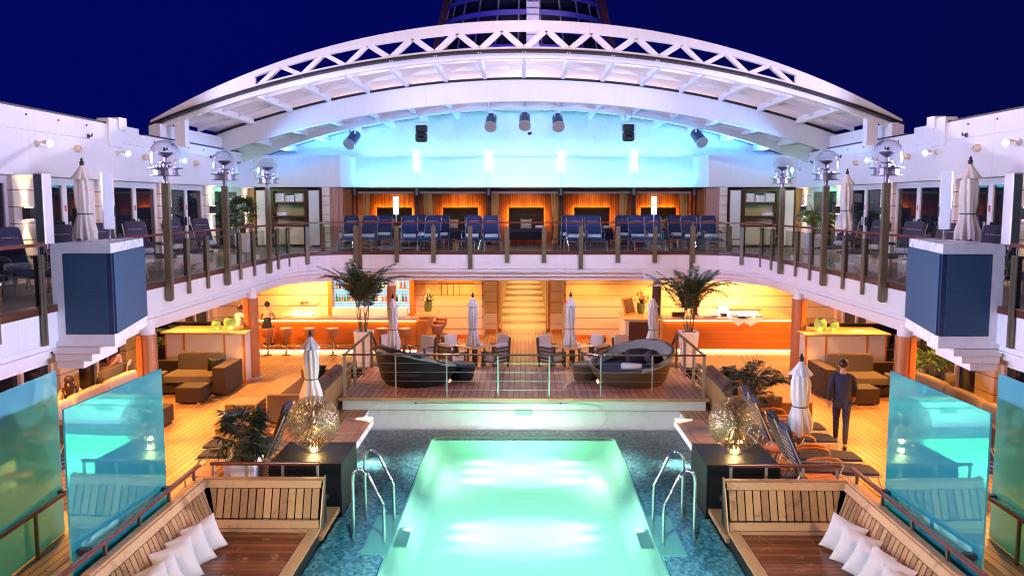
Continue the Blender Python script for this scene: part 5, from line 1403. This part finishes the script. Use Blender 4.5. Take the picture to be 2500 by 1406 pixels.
def fanleaf(b, p, d, R_, n, w, rr, droop=.5):
    d = d.normalized(); sd = d.cross(Vector((0,0,1)));
    if sd.length < .05: sd = Vector((1,0,0))
    sd.normalize(); up = sd.cross(d)
    for k in range(n):
        a = (k/(n-1)-.5)*R(210)
        dd = d*math.cos(a)+sd*math.sin(a)+up*.10*math.cos(2*a)
        leaflet(b, p, dd, dd.cross(up), R_*rr.uniform(.85,1.1)*(1-.15*abs(a)/2), w, droop+rr.uniform(-.15,.25))
def square_pot(o, w0, w1, h, m, soil=True):
    b = MB(); r = lambda w, z: [(-w/2,-w/2,z),(w/2,-w/2,z),(w/2,w/2,z),(-w/2,w/2,z)]
    b.loft([r(w0,0),r(w1,h),r(w1-.04,h),r(w1-.05,h-.06)], smooth=False); b.build('pot', M[m], o, bevel=.006)
    MB().add(r(w1-.045,h-.05),[(0,1,2,3)]).build('soil', M['soil'], o)
def tall_palm(name, label, loc, base_z, pot, seed, top, spread, mat='leaf', lean=(0,0), nst=6):
    o = thing(name, label, 'potted palm', loc); rr = random.Random(seed)
    w0, w1, h = pot; square_pot(o, w0, w1, h, 'white_satin')
    lf = MB(); sm = MB()
    H = top-h
    for k in range(nst):
        az0 = 2*PI*k/nst+rr.uniform(-.3,.3); r0 = .03+.06*rr.random(); hh = H*rr.uniform(.16,.40)
        p0 = Vector((r0*math.cos(az0),r0*math.sin(az0),h-.06)); p1 = p0+Vector((.10*math.cos(az0),.10*math.sin(az0),hh))
        sm.tube([p0,p0.lerp(p1,.5)+Vector((.015*math.cos(az0),.015*math.sin(az0),0)),p1],[.022,.017,.013],7)
        for j in range(5):
            az = az0+(j-2)*1.05+rr.uniform(-.35,.35)+(0 if k else .4)
            e0 = R(rr.uniform(70,89)); e1 = R(rr.uniform(-32,34)); L = (H-hh)*rr.uniform(.85,1.25)
            frond(lf, sm, p1, az, L, e0, e1, 26, .32*spread, .036, rr)
    lf.build('fronds', M[mat], o); sm.build('stems', M['stem'], o); return o
for s in (-1,1):
    q = MB().box(s*4.62-.55,23.0,0,s*4.62+.5,24.1,.26).build('pot_base', M['black'], bevel=.01); tag(q, f'low black box under the tall white palm pot on the {SIDE[s]} of the platform', 'plinth')
tall_palm('tall_palm','tall feathery palm in a tapered white pot on the left of the platform',(-4.58,23.5,.26),0,(.34,.50,1.02),11,3.15,1.1)
tall_palm('tall_palm','tall feathery palm in a tapered white pot on the right of the platform',(4.72,23.6,.26),0,(.34,.50,1.02),23,3.05,1.05)
def bush_palm(name, label, loc, pot, seed, H, W, mat, n=44, fan=True, potm='white_satin', group=None):
    o = thing(name, label, 'potted palm', loc); rr = random.Random(seed); w0, w1, h = pot
    square_pot(o, w0, w1, h, potm); lf = MB(); sm = MB()
    for k in range(n):
        az = rr.uniform(0,2*PI); f = rr.random()**.8; rad = W/2*(.25+.75*rr.random())*(1-.35*f); z = h+(H-h)*(.12+.80*f)
        p0 = Vector((rr.uniform(-.1,.1),rr.uniform(-.1,.1),h-.05)); p1 = Vector((rad*.75*math.cos(az),rad*.75*math.sin(az),z))
        mid = p0.lerp(p1,.55)+Vector((-.08*math.cos(az),-.08*math.sin(az),.08)); sm.tube([p0,mid,p1],[.010,.007,.004],5)
        d = (p1-mid).normalized()*.6+Vector((math.cos(az)*.5,math.sin(az)*.5,-.15+.35*f))
        if fan: fanleaf(lf, p1, d, W*.30, 9, .040, rr)
        else: frond(lf, sm, p0.lerp(p1,.5), az, W*.50*rr.uniform(.8,1.15), R(rr.uniform(40,80)), R(rr.uniform(-60,-5)), 15, .22, .030, rr, .006)
    lf.build('leaves', M[mat], o); sm.build('stems', M['stem'], o); return o
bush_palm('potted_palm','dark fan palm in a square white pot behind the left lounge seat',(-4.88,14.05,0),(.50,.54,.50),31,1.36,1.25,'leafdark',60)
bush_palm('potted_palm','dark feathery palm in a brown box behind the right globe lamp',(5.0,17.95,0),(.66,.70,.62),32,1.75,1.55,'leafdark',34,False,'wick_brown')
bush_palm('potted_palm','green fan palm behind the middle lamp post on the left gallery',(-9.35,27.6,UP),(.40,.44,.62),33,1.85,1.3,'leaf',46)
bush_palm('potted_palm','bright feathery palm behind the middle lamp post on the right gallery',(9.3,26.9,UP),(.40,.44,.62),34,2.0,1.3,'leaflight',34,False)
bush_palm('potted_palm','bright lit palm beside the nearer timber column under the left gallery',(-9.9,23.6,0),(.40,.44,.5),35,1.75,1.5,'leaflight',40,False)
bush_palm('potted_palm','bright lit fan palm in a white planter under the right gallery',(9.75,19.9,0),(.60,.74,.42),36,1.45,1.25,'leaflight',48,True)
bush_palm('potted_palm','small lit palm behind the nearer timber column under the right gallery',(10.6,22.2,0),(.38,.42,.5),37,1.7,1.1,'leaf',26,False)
def flowers(label, loc, seed, mats):
    o = thing('flower_vase', label, 'flower vase', loc); rr = random.Random(seed)
    MB().lathe([(.0,0),(.10,0),(.13,.05),(.15,.20),(.135,.30),(.145,.36),(.12,.36),(.11,.28)],22).build('vase', M['lantern'] if False else M['leaflight'], o)
    lf = MB(); fl = MB()
    for k in range(46):
        az = rr.uniform(0,2*PI); e = R(rr.uniform(15,88)); L = rr.uniform(.22,.58); d = Vector((math.cos(e)*math.cos(az),math.cos(e)*math.sin(az),math.sin(e)))
        leaflet(lf, Vector((0,0,.32)), d, d.cross(Vector((.3,.2,1))), L, .05, .35)
        if k%3==0:
            fl.ball(Vector((0,0,.32))+d*L*.85,(.035,.035,.05),8,6)
    lf.build('leaves', M['leaf'], o); fl.build('blossoms', mats, o)
flowers('green glass vase of mixed flowers on the right end of the left bar',(-3.35,28.85,1.15),4,pbr('blossom_white',(.75,.7,.4),.7))
flowers('green glass vase of orange and yellow flowers on the low cabinet by the right bar',(4.15,29.3,1.03),5,pbr('blossom_orange',(.55,.16,.04),.7))

# ================================================================== PEOPLE
def skin_mesh(name, pts, edges, mat, parent, sub=2):
    """pts: name -> (co, radius or (rx,ry)); grown with a Skin modifier, root first"""
    keys = list(pts); me = bpy.data.meshes.new(name)
    me.from_pydata([pts[k][0] for k in keys], [(keys.index(a),keys.index(b_)) for a,b_ in edges], [])
    o = bpy.data.objects.new(name, me); COL.objects.link(o); o.parent = parent
    md = o.modifiers.new('skin','SKIN'); md.use_smooth_shade = True
    if not me.skin_vertices: 
        bm = bmesh.new(); bm.from_mesh(me); bm.verts.layers.skin.verify(); bm.to_mesh(me); bm.free()
    for i, k in enumerate(keys):
        r = pts[k][1]; me.skin_vertices[0].data[i].radius = r if isinstance(r,tuple) else (r,r)
        me.skin_vertices[0].data[i].use_root = (i == 0)
    s_ = o.modifiers.new('sub','SUBSURF'); s_.levels = sub; s_.render_levels = sub
    me.materials.append(mat); return o
def hand(J, E, wrist, d, key, curl):
    """five short finger chains rooted in the palm"""
    d = Vector(d).normalized(); sd = d.cross(Vector((0,0,1)))
    if sd.length < .1: sd = Vector((1,0,0))
    sd.normalize(); palm = Vector(wrist)+d*.055
    J[key+'p'] = (palm, (.034,.018)); E.append((key, key+'p'))
    for i, (o_, L) in enumerate(((-.030,.062),(-.010,.078),(.011,.074),(.030,.058))):
        a = palm+sd*o_+d*.028; b_ = a+d*L*.55+Vector((0,0,-curl*L*.2)); c_ = b_+d*L*.4+Vector((0,0,-curl*L*.5))
        J[f'{key}f{i}a'] = (a,.0105); J[f'{key}f{i}b'] = (b_,.0085); J[f'{key}f{i}c'] = (c_,.007)
        E += [(key+'p',f'{key}f{i}a'),(f'{key}f{i}a',f'{key}f{i}b'),(f'{key}f{i}b',f'{key}f{i}c')]
    t1 = palm-sd*.036-d*.012; t2 = t1-sd*.022+d*.032
    J[key+'t1'] = (t1,.0115); J[key+'t2'] = (t2,.009); E += [(key+'p',key+'t1'),(key+'t1',key+'t2')]
def person(label, loc, rz, J, legs, clothing, hair, head, look=(0,0), shoe='rubber'):
    """J: joints of pelvis, chest, neck, shoulders, elbows, wrists, hips, knees, ankles, toes; faces -y before rz"""
    o = thing('person', label, 'person', loc, rz)
    V = {k: Vector(v) for k, v in J.items()}
    P = {'pelvis':(V['pelvis'],(.125,.095)),'waist':(V['pelvis'].lerp(V['chest'],.5),(.105,.08)),'chest':(V['chest'],(.135,.10)),'neckb':(V['chest'].lerp(V['neck'],.7),(.07,.06)),'neck':(V['neck'],.047),
         'headc':(V['neck'].lerp(V['head'],.7),(.062,.07)),'head':(V['head'],(.075,.092))}
    E = [('pelvis','waist'),('waist','chest'),('chest','neckb'),('neckb','neck'),('neck','headc'),('headc','head')]
    for s in 'lr':
        P['sh'+s] = (V['sh'+s],.055); P['el'+s] = (V['el'+s],.038); P['wr'+s] = (V['wr'+s],.026)
        P['ua'+s] = (V['sh'+s].lerp(V['el'+s],.5),.045); P['fa'+s] = (V['el'+s].lerp(V['wr'+s],.4),.037)
        E += [('neckb','sh'+s),('sh'+s,'ua'+s),('ua'+s,'el'+s),('el'+s,'fa'+s),('fa'+s,'wr'+s)]
        P['hp'+s] = (V['hp'+s],.088); P['th'+s] = (V['hp'+s].lerp(V['kn'+s],.5),.072); P['kn'+s] = (V['kn'+s],.052); P['ca'+s] = (V['kn'+s].lerp(V['an'+s],.35),.05); P['an'+s] = (V['an'+s],.033); P['to'+s] = (V['to'+s],.026)
        E += [('pelvis','hp'+s),('hp'+s,'th'+s),('th'+s,'kn'+s),('kn'+s,'ca'+s),('ca'+s,'an'+s),('an'+s,'to'+s)]
        hand(P, E, V['wr'+s], V['wr'+s]-V['el'+s], 'wr'+s, .8)
    skin_mesh('body', P, E, M['skin'], o)
    def grow(name, mat, keys, edges, add, sub=2):
        Q = {}
        for k in keys:
            r = P[k][1]; Q[k] = (P[k][0], tuple(x+add for x in r) if isinstance(r,tuple) else r+add)
        return skin_mesh(name, Q, [e for e in edges if e[0] in Q and e[1] in Q], mat, o, sub)
    for nm, mat, keys, add in clothing: grow(nm, mat, keys, E, add)
    # face and hair on the head
    H = V['head']; hm = Matrix.Translation(H)@Euler((look[0],0,look[1])).to_matrix().to_4x4()
    f = MB(); f.ball((0,-.115,-.012),(.013,.022,.020),8,6,hm); f.build('nose', M['skin'], o)
    f = MB(); f.ball((-.032,-.096,.014),(.009,.006,.006),8,6,hm).ball((.032,-.096,.014),(.009,.006,.006),8,6,hm); f.build('eyes', M['charcoal'], o)
    f = MB(); f.ball((0,-.098,-.052),(.024,.010,.008),8,6,hm); f.build('mouth', pbr('lips',(.42,.13,.10),.5), o)
    f = MB(); f.ball((-.082,-.005,-.005),(.012,.022,.032),8,6,hm).ball((.082,-.005,-.005),(.012,.022,.032),8,6,hm); f.build('ears', M['skin'], o)
    h = MB(); h.ball((0,.040,.048),(.096,.100,.092),18,12,hm)
    if hair == 'long':
        h.loft([[hm@Vector((.097*math.cos(a)*w,.035+.085*math.sin(a)*w,z)) for a in [2*PI*k/18 for k in range(18)]] for z, w in ((.03,1.02),(-.06,1.0),(-.15,.92),(-.23,.75),(-.29,.45))])
    elif hair == 'bun': h.ball((0,.10,.11),.055,12,8,hm)
    h.build('hair', M['hair'], o)
    b = MB()
    for s in 'lr':
        a, t_ = V['an'+s], V['to'+s]; d = (t_-a); b.pad(a.lerp(t_,.55)+Vector((0,0,-.012)),(.085,max(.2,d.length+.10),.075),rz=math.atan2(d.y,d.x)-PI/2,e=.5)
    b.build('shoes', M[shoe], o); return o
torso = ['pelvis','waist','chest','neckb','shl','shr']
# walking man in dark clothes crossing the right deck
J = dict(pelvis=(0,0,.94),chest=(0,-.02,1.34),neck=(0,-.03,1.52),head=(0,-.05,1.66),shl=(.18,-.01,1.44),shr=(-.18,-.01,1.44),ell=(.23,.10,1.18),elr=(-.24,-.08,1.18),wrl=(.23,.04,.93),wrr=(-.22,-.26,1.00),
 hpl=(.09,0,.90),hpr=(-.09,0,.90),knl=(.10,-.20,.50),knr=(-.09,.06,.49),anl=(.10,-.26,.085),anr=(-.09,.34,.13),tol=(.10,-.40,.035),tor=(-.09,.24,.035))
walker = person('person in dark clothes walking across the right hand deck past the sofa',(6.42,16.55,0),R(158),J,None,
 [('trousers',M['jeans'],['pelvis','hpl','thl','knl','cal','anl','hpr','thr','knr','car','anr'],.014),('jumper',M['jeans'],torso+['hpl','hpr']+['ual','ell','fal','wrl','uar','elr','far','wrr'],.016),('jacket_tail',M['skirt'],['pelvis','waist','hpl','hpr'],.03)],'short',None)
MB().loft([[(rx*math.cos(a_),oy+ry*math.sin(a_),z_) for a_ in [2*PI*k/24 for k in range(24)]] for z_,rx,ry,oy in ((.84,.150,.118,0),(.90,.176,.135,0),(1.02,.168,.128,0),(1.14,.158,.122,-.01),(1.28,.186,.134,-.015),(1.40,.196,.128,-.02),(1.47,.150,.098,-.022),(1.50,.08,.07,-.025))]).build('shirt', M['jeans'], walker)
# woman on the first bar stool, seen from behind
J = dict(pelvis=(0,.02,.98),chest=(0,-.10,1.36),neck=(0,-.15,1.53),head=(0,-.18,1.68),shl=(.16,-.11,1.45),shr=(-.16,-.11,1.45),ell=(.24,-.26,1.22),elr=(-.22,-.28,1.22),wrl=(.10,-.44,1.19),wrr=(-.06,-.46,1.19),
 hpl=(.09,0,.95),hpr=(-.09,0,.95),knl=(.13,-.40,.90),knr=(-.10,-.38,.90),anl=(.14,-.28,.46),anr=(-.10,-.26,.44),tol=(.15,-.40,.38),tor=(-.11,-.38,.36))
x = Pz(645,872,0).x
person('person in a black dress sitting on the first stool at the left bar',(x,26.58,-.08),R(188),J,None,
 [('dress',M['dress'],['pelvis','waist','chest','hpl','thl','hpr','thr'],.014)],'bun',None)
# man in a white shirt beyond the column
q = put(st, (-9.05,25.9,0), 0, 'round leather bar stool half hidden behind the farther timber column on the left', 'bar stools at the left bar')
J2 = dict(J); 
person('person in a white shirt sitting at the bar, mostly behind the left timber column',(-9.05,25.86,-.08),R(150),J2,None,
 [('shirt',M['shirt_white'],torso+['ual','ell','uar','elr'],.018),('trousers',M['jeans'],['pelvis','hpl','thl','knl','cal','anl','hpr','thr','knr','car','anr'],.014)],'short',None)
# seated woman by the wall with a hand at her face
ch = put(dc, (-10.3,20.6,0), R(-70), 'dining chair with the seated woman under the left gallery', 'dining chairs with pale cushions')
J = dict(pelvis=(0,.06,.56),chest=(0,.05,.96),neck=(0,.02,1.14),head=(0,-.02,1.29),shl=(.17,.04,1.06),shr=(-.17,.04,1.06),ell=(.22,-.16,.84),elr=(-.20,-.18,.84),wrl=(.05,-.30,.80),wrr=(-.06,-.20,1.08),
 hpl=(.09,.04,.54),hpr=(-.09,.04,.54),knl=(.11,-.42,.54),knr=(-.10,-.42,.54),anl=(.11,-.44,.10),anr=(-.10,-.42,.10),tol=(.11,-.58,.04),tor=(-.10,-.56,.04))
person('person with dark hair sitting on a chair under the left gallery, hand at face',(-10.3,20.6,0),R(-62),J,None,
 [('top',M['dress'],['pelvis','waist','chest','hpl','hpr'],.014),('trousers',M['jeans'],['hpl','thl','knl','cal','anl'],.013)],'long',None)
# woman reclining on the long sofa, leaning forward
J = dict(pelvis=(0,.10,.62),chest=(0,-.05,.98),neck=(0,-.13,1.14),head=(0,-.20,1.27),shl=(.17,-.05,1.08),shr=(-.17,-.05,1.08),ell=(.24,-.20,.84),elr=(-.22,-.22,.84),wrl=(.10,-.40,.78),wrr=(-.06,-.42,.80),
 hpl=(.09,.06,.60),hpr=(-.09,.06,.60),knl=(.12,-.38,.58),knr=(-.10,-.38,.58),anl=(.12,-.42,.10),anr=(-.10,-.40,.10),tol=(.12,-.56,.04),tor=(-.10,-.54,.04))
person('person with long hair leaning forward on the beige sofa behind the left screen',(-9.35,16.75,0),R(20),J,None,
 [('top',M['skirt'],torso,.014),('trousers',M['jeans'],['pelvis','hpl','thl','knl','cal','anl','hpr','thr','knr','car','anr'],.014)],'long',None)

# ================================================================== LIGHTS (lamps of the place, and added fill lamps)
def lamp(kind, loc, energy, col, size=.2, target=None, spot=None, blend=.5, sx=None, sy=None, parent=None, spread=None):
    l = bpy.data.lights.new('lamp_light', kind); l.energy = energy; l.color = col
    if kind == 'AREA':
        l.shape = 'RECTANGLE' if sx else 'DISK'; l.size = sx or size
        if sx: l.size_y = sy
        if spread: l.spread = spread
    else: l.shadow_soft_size = size
    if kind == 'SPOT': l.spot_size = R(spot); l.spot_blend = blend
    o = bpy.data.objects.new('lamp_light', l); COL.objects.link(o); o.location = loc
    d = (Vector(target)-Vector(loc)) if target is not None else Vector((0,0,-1))
    o.rotation_euler = d.to_track_quat('-Z','Y').to_euler(); return o
WARM = (1,.42,.09); WARM2 = (1,.60,.26); LAV = (.66,.54,.98)
# floodlights along both upper walls (the visible four and the rest of the row towards the camera)
for s in (-1,1):
    for y in (3.6,6.95,10.3,13.6,16.96,20.31,23.68,27.0,30.2):
        if y < 19: lamp('SPOT',(s*(WX-.42),y,6.10),1350 if y < 8 else 1350,LAV,.25,(-s*9.0,y+3,6.3),66 if y < 14 else 84,.6)
        elif y < 22: lamp('SPOT',(s*(WX-.42),y,6.10),1300,(.60,.58,1),.2,(-s*8.6,30.0,6.2),70,.8); lamp('SPOT',(s*(WX-.42),y,6.15),230,(.60,.58,1),.2,(-s*1.5,26.0,9.1),66,.7)
        elif y < 25: lamp('SPOT',(s*(WX-.42),y,6.10),260,(.58,.58,1),.2,(-s*1.5,26.0,9.1),66,.7)
        else: lamp('SPOT',(s*(WX-.42),y,6.10),700 if y<29 else 20,(.10,.36,1),.2,(-s*5.5,y+1.2,8.3),80,.8)
# mast floodlight above and in front of the roof
for s in (-1,1):
    lamp('SPOT',(s*.4,5,13.2),2400,(1,.60,.40),.10,(s*6.8,23,8.2),52,.6)
    lamp('SPOT',(s*2.5,27.0,2.25),190,(1,.55,.32),.06,(s*1.6,21.4,.3),80,.7)  # warm fill spots added under the rear gallery lip for the platform
# added strips, no known fixture, brighten the front roof bay from below
for x_ in (-7.2,-3.6,0,3.6,7.2): lamp('AREA',(x_,23.55,f1(x_)-.30),6,(.80,.72,1),target=(x_*.97,25.6,f1(x_)),sx=3.0,sy=.08)
# added cyan spot, high up, brightens the pool and its mosaic shelf
lamp('SPOT',(0,4,12.5),2600,(.42,.82,1),.3,(0,11.6,-.6),35,.8)
# warm fill spots added behind the camera for the foreground lounges
for s in (-1,1): lamp('SPOT',(s*6.5,1.0,7.2),1500,(1,.62,.38),.6,(s*4.7,9.8,.2),42,.8)
# spots added at the wall brackets to brighten the roof underside
for s in (-1,1): lamp('SPOT',(s*9.5,20.3,7.15),300,(.62,.58,1),.1,(-s*1.0,25.5,9.2),110,.7)
# warm funnel floodlight, and blue uplights added to colour the louvers
lamp('SPOT',(1.2,38,11),420,(1,.72,.5),.2,(.4,41.5,15.5),60,.8)
for s in (-1,1): lamp('SPOT',(s*5,36,10),900,(.12,.12,1),.2,(s*1.5,42,14.5),80,.8)
# cove lights behind the rear band wash the vault
lamp('AREA',(0,32.66,6.60),62,(.20,.60,1),target=(0,31.6,9),sx=12.6,sy=.10)
for s in (-1,1): lamp('AREA',(s*8.2,31.3,6.70),240,(.06,.34,1),target=(s*8.2,30.9,9),sx=3.0,sy=.2)
# cyan light strip on the cabana roof edge washes the rear band from below
lamp('AREA',(0,31.95,5.56),95,(.06,.66,1),target=(0,32.6,6.25),sx=12.4,sy=.06)
# unseen warm spots added in the cabanas to brighten their timber walls
for x_ in (-5.28,-2.58,.10,2.76,5.46): lamp('SPOT',(x_,33.1,5.40),22,(1,.42,.10),.05,(x_,34.2,4.3),120,.8)
# floodlights on the funnel shine down on the pale roof panels
for s in (-1,1): lamp('SPOT',(s*3.2,40.4,15.2),9000,(1,.80,.90),.2,(s*4.4,25.6,9.0),46,.5)
# recessed downlights of the lower deck
for s in (-1,1):
    for y in (9,12.3,15.6,18.9,22.2,25.5): lamp('SPOT',(s*9.2,y,2.60),300,WARM,.06,(s*8.4,y,0),150,.7)
    for y in (16.72+3.33*k for k in range(-2,5)): lamp('SPOT',(s*11.05,y,2.58),30,WARM2,.03,(s*11.15,y,0),80,.7)
    for x in (2.3,4.6,6.9,8.8): lamp('SPOT',(s*x,28.7,2.58),120,WARM,.06,(s*x,29.0,0),150,.6)
    lamp('SPOT',(s*5.6,29.2,2.58),80,WARM2,.04,(s*5.6,29.9,1.2),120,.6)
    lamp('SPOT',(s*7.6,29.0,2.58),110,WARM2,.04,(s*7.6,29.9,1.6),110,.6)
    # downlights under the gallery edge, aimed at the open deck
    for y in (15,18.5,22): lamp('SPOT',(s*7.9,y,2.28),290,WARM,.05,(s*5.6,y-.6,0),110,.7)
cl = thing('corridor_lights', 'row of round ceiling lights along the corridor ceiling', 'ceiling light')
for y in (30.6,33,35.5,38,40.5,43,46,49,52,55,58,61):
    lamp('SPOT',(0,y,2.54),190,WARM2,.06,(0,y,0),66,1.0)
    MB().cyl((0,y,2.59),(0,y,2.615),.28,n=20).build('lamp_disc', EM_BARW, cl)
# sconces
for s in (-1,1):
    for y in pillars[1:]:
        for sg in (-1,1): lamp('SPOT',(s*9.985,y,4.70+sg*.135),42,(1,.66,.32),.02,(s*10.03,y,4.70+sg*2),62,.8)
# globe and step lights are children / emitters; pool lamps
POOLC = (.36,1,.64)
for s in (-1,1):
    for y in (8.4,11.0,13.5,14.0,14.5,17.0,17.6,18.2): lamp('SPOT',(s*2.05,y,-.53),(330 if y<12 else 190) if y<16 else 240,(.60,1,.78),.10,(0,y,-.90),36,1.0)
lamp('SPOT',(0,17.2,-.70),85,(.22,1,.55),.1,(0,19.4,.1),140,.9)  # added green spot, stands in for pool glow on the platform wall
lamp('AREA',(0,12,-.68),46,POOLC,target=(0,12,-3),sx=3.6,sy=13)
for s in (-1,1):
    lamp('AREA',(s*3.685,16.9,-.10),100,(.90,1,1),target=(s*2.9,16.9,-.40),sx=.10,sy=3.2,spread=R(100))
# strips added low on the lounge fronts to lighten the shallow shelf
for s in (-1,1): lamp('AREA',(s*3.2,9.8,-.40),260,(.55,.92,1),target=(s*2.3,9.8,-.62),sx=.05,sy=7.2)
# green running light in the corner doors
for s in (-1,1): lamp('POINT',(s*9.9,28.1,5.2),10,(.1,1,.25),.05)

# ================================================================== WORLD AND CAMERA
w = bpy.data.worlds.new('World'); scene.world = w; w.use_nodes = True
nt = w.node_tree; nt.nodes.clear()
out = nt.nodes.new('ShaderNodeOutputWorld'); bg = nt.nodes.new('ShaderNodeBackground')
tc = nt.nodes.new('ShaderNodeTexCoord'); sx = nt.nodes.new('ShaderNodeSeparateXYZ'); rp = nt.nodes.new('ShaderNodeValToRGB')
ns = nt.nodes.new('ShaderNodeTexNoise'); ns.inputs['Scale'].default_value = 2.2; ns.inputs['Detail'].default_value = 5
nt.links.new(tc.outputs['Generated'], sx.inputs[0]); nt.links.new(tc.outputs['Generated'], ns.inputs[0])
def wm(op, a, b_):
    n_ = nt.nodes.new('ShaderNodeMath'); n_.operation = op
    for i_, v_ in enumerate((a, b_)):
        if isinstance(v_, float): n_.inputs[i_].default_value = v_
        else: nt.links.new(v_, n_.inputs[i_])
    return n_.outputs[0]
# brighter towards the afterglow ahead and to the left, darker to the right
g_ = wm('ADD', wm('MULTIPLY', sx.outputs['X'], -.55), wm('ADD', wm('MULTIPLY', ns.outputs[0], .35), .30))
nt.links.new(g_, rp.inputs[0])
e = rp.color_ramp.elements; e[0].position = 0; e[0].color = (.0005,.0011,.016,1); e[1].position = 1; e[1].color = (.0004,.0010,.046,1)
q = e.new(.5); q.color = (.0004,.0009,.039,1)
nt.links.new(rp.outputs[0], bg.inputs[0]); bg.inputs[1].default_value = 1.0; nt.links.new(bg.outputs[0], out.inputs[0])

cd = bpy.data.cameras.new('camera'); cam = bpy.data.objects.new('camera', cd); COL.objects.link(cam)
cam.location = (0,0,EYE); cam.rotation_euler = (PI/2-PITCH,0,YAW)
cd.sensor_fit = 'HORIZONTAL'; cd.sensor_width = 36; cd.lens = 36*FPX/2500; cd.clip_end = 500; cd.clip_start = .05
scene.camera = cam
vs = scene.view_settings; vs.view_transform = 'Standard'; vs.look = 'None'; vs.exposure = 1.3; vs.gamma = 1
c = scene.cycles
c.pixel_filter_type = 'BLACKMAN_HARRIS'; c.filter_width = 1.1
c.use_denoising = True; c.max_bounces = 8; c.diffuse_bounces = 4; c.glossy_bounces = 3; c.transmission_bounces = 4; c.transparent_max_bounces = 10
c.caustics_reflective = False; c.caustics_refractive = False; c.sample_clamp_indirect = 6; c.sample_clamp_direct = 0; c.use_light_tree = True
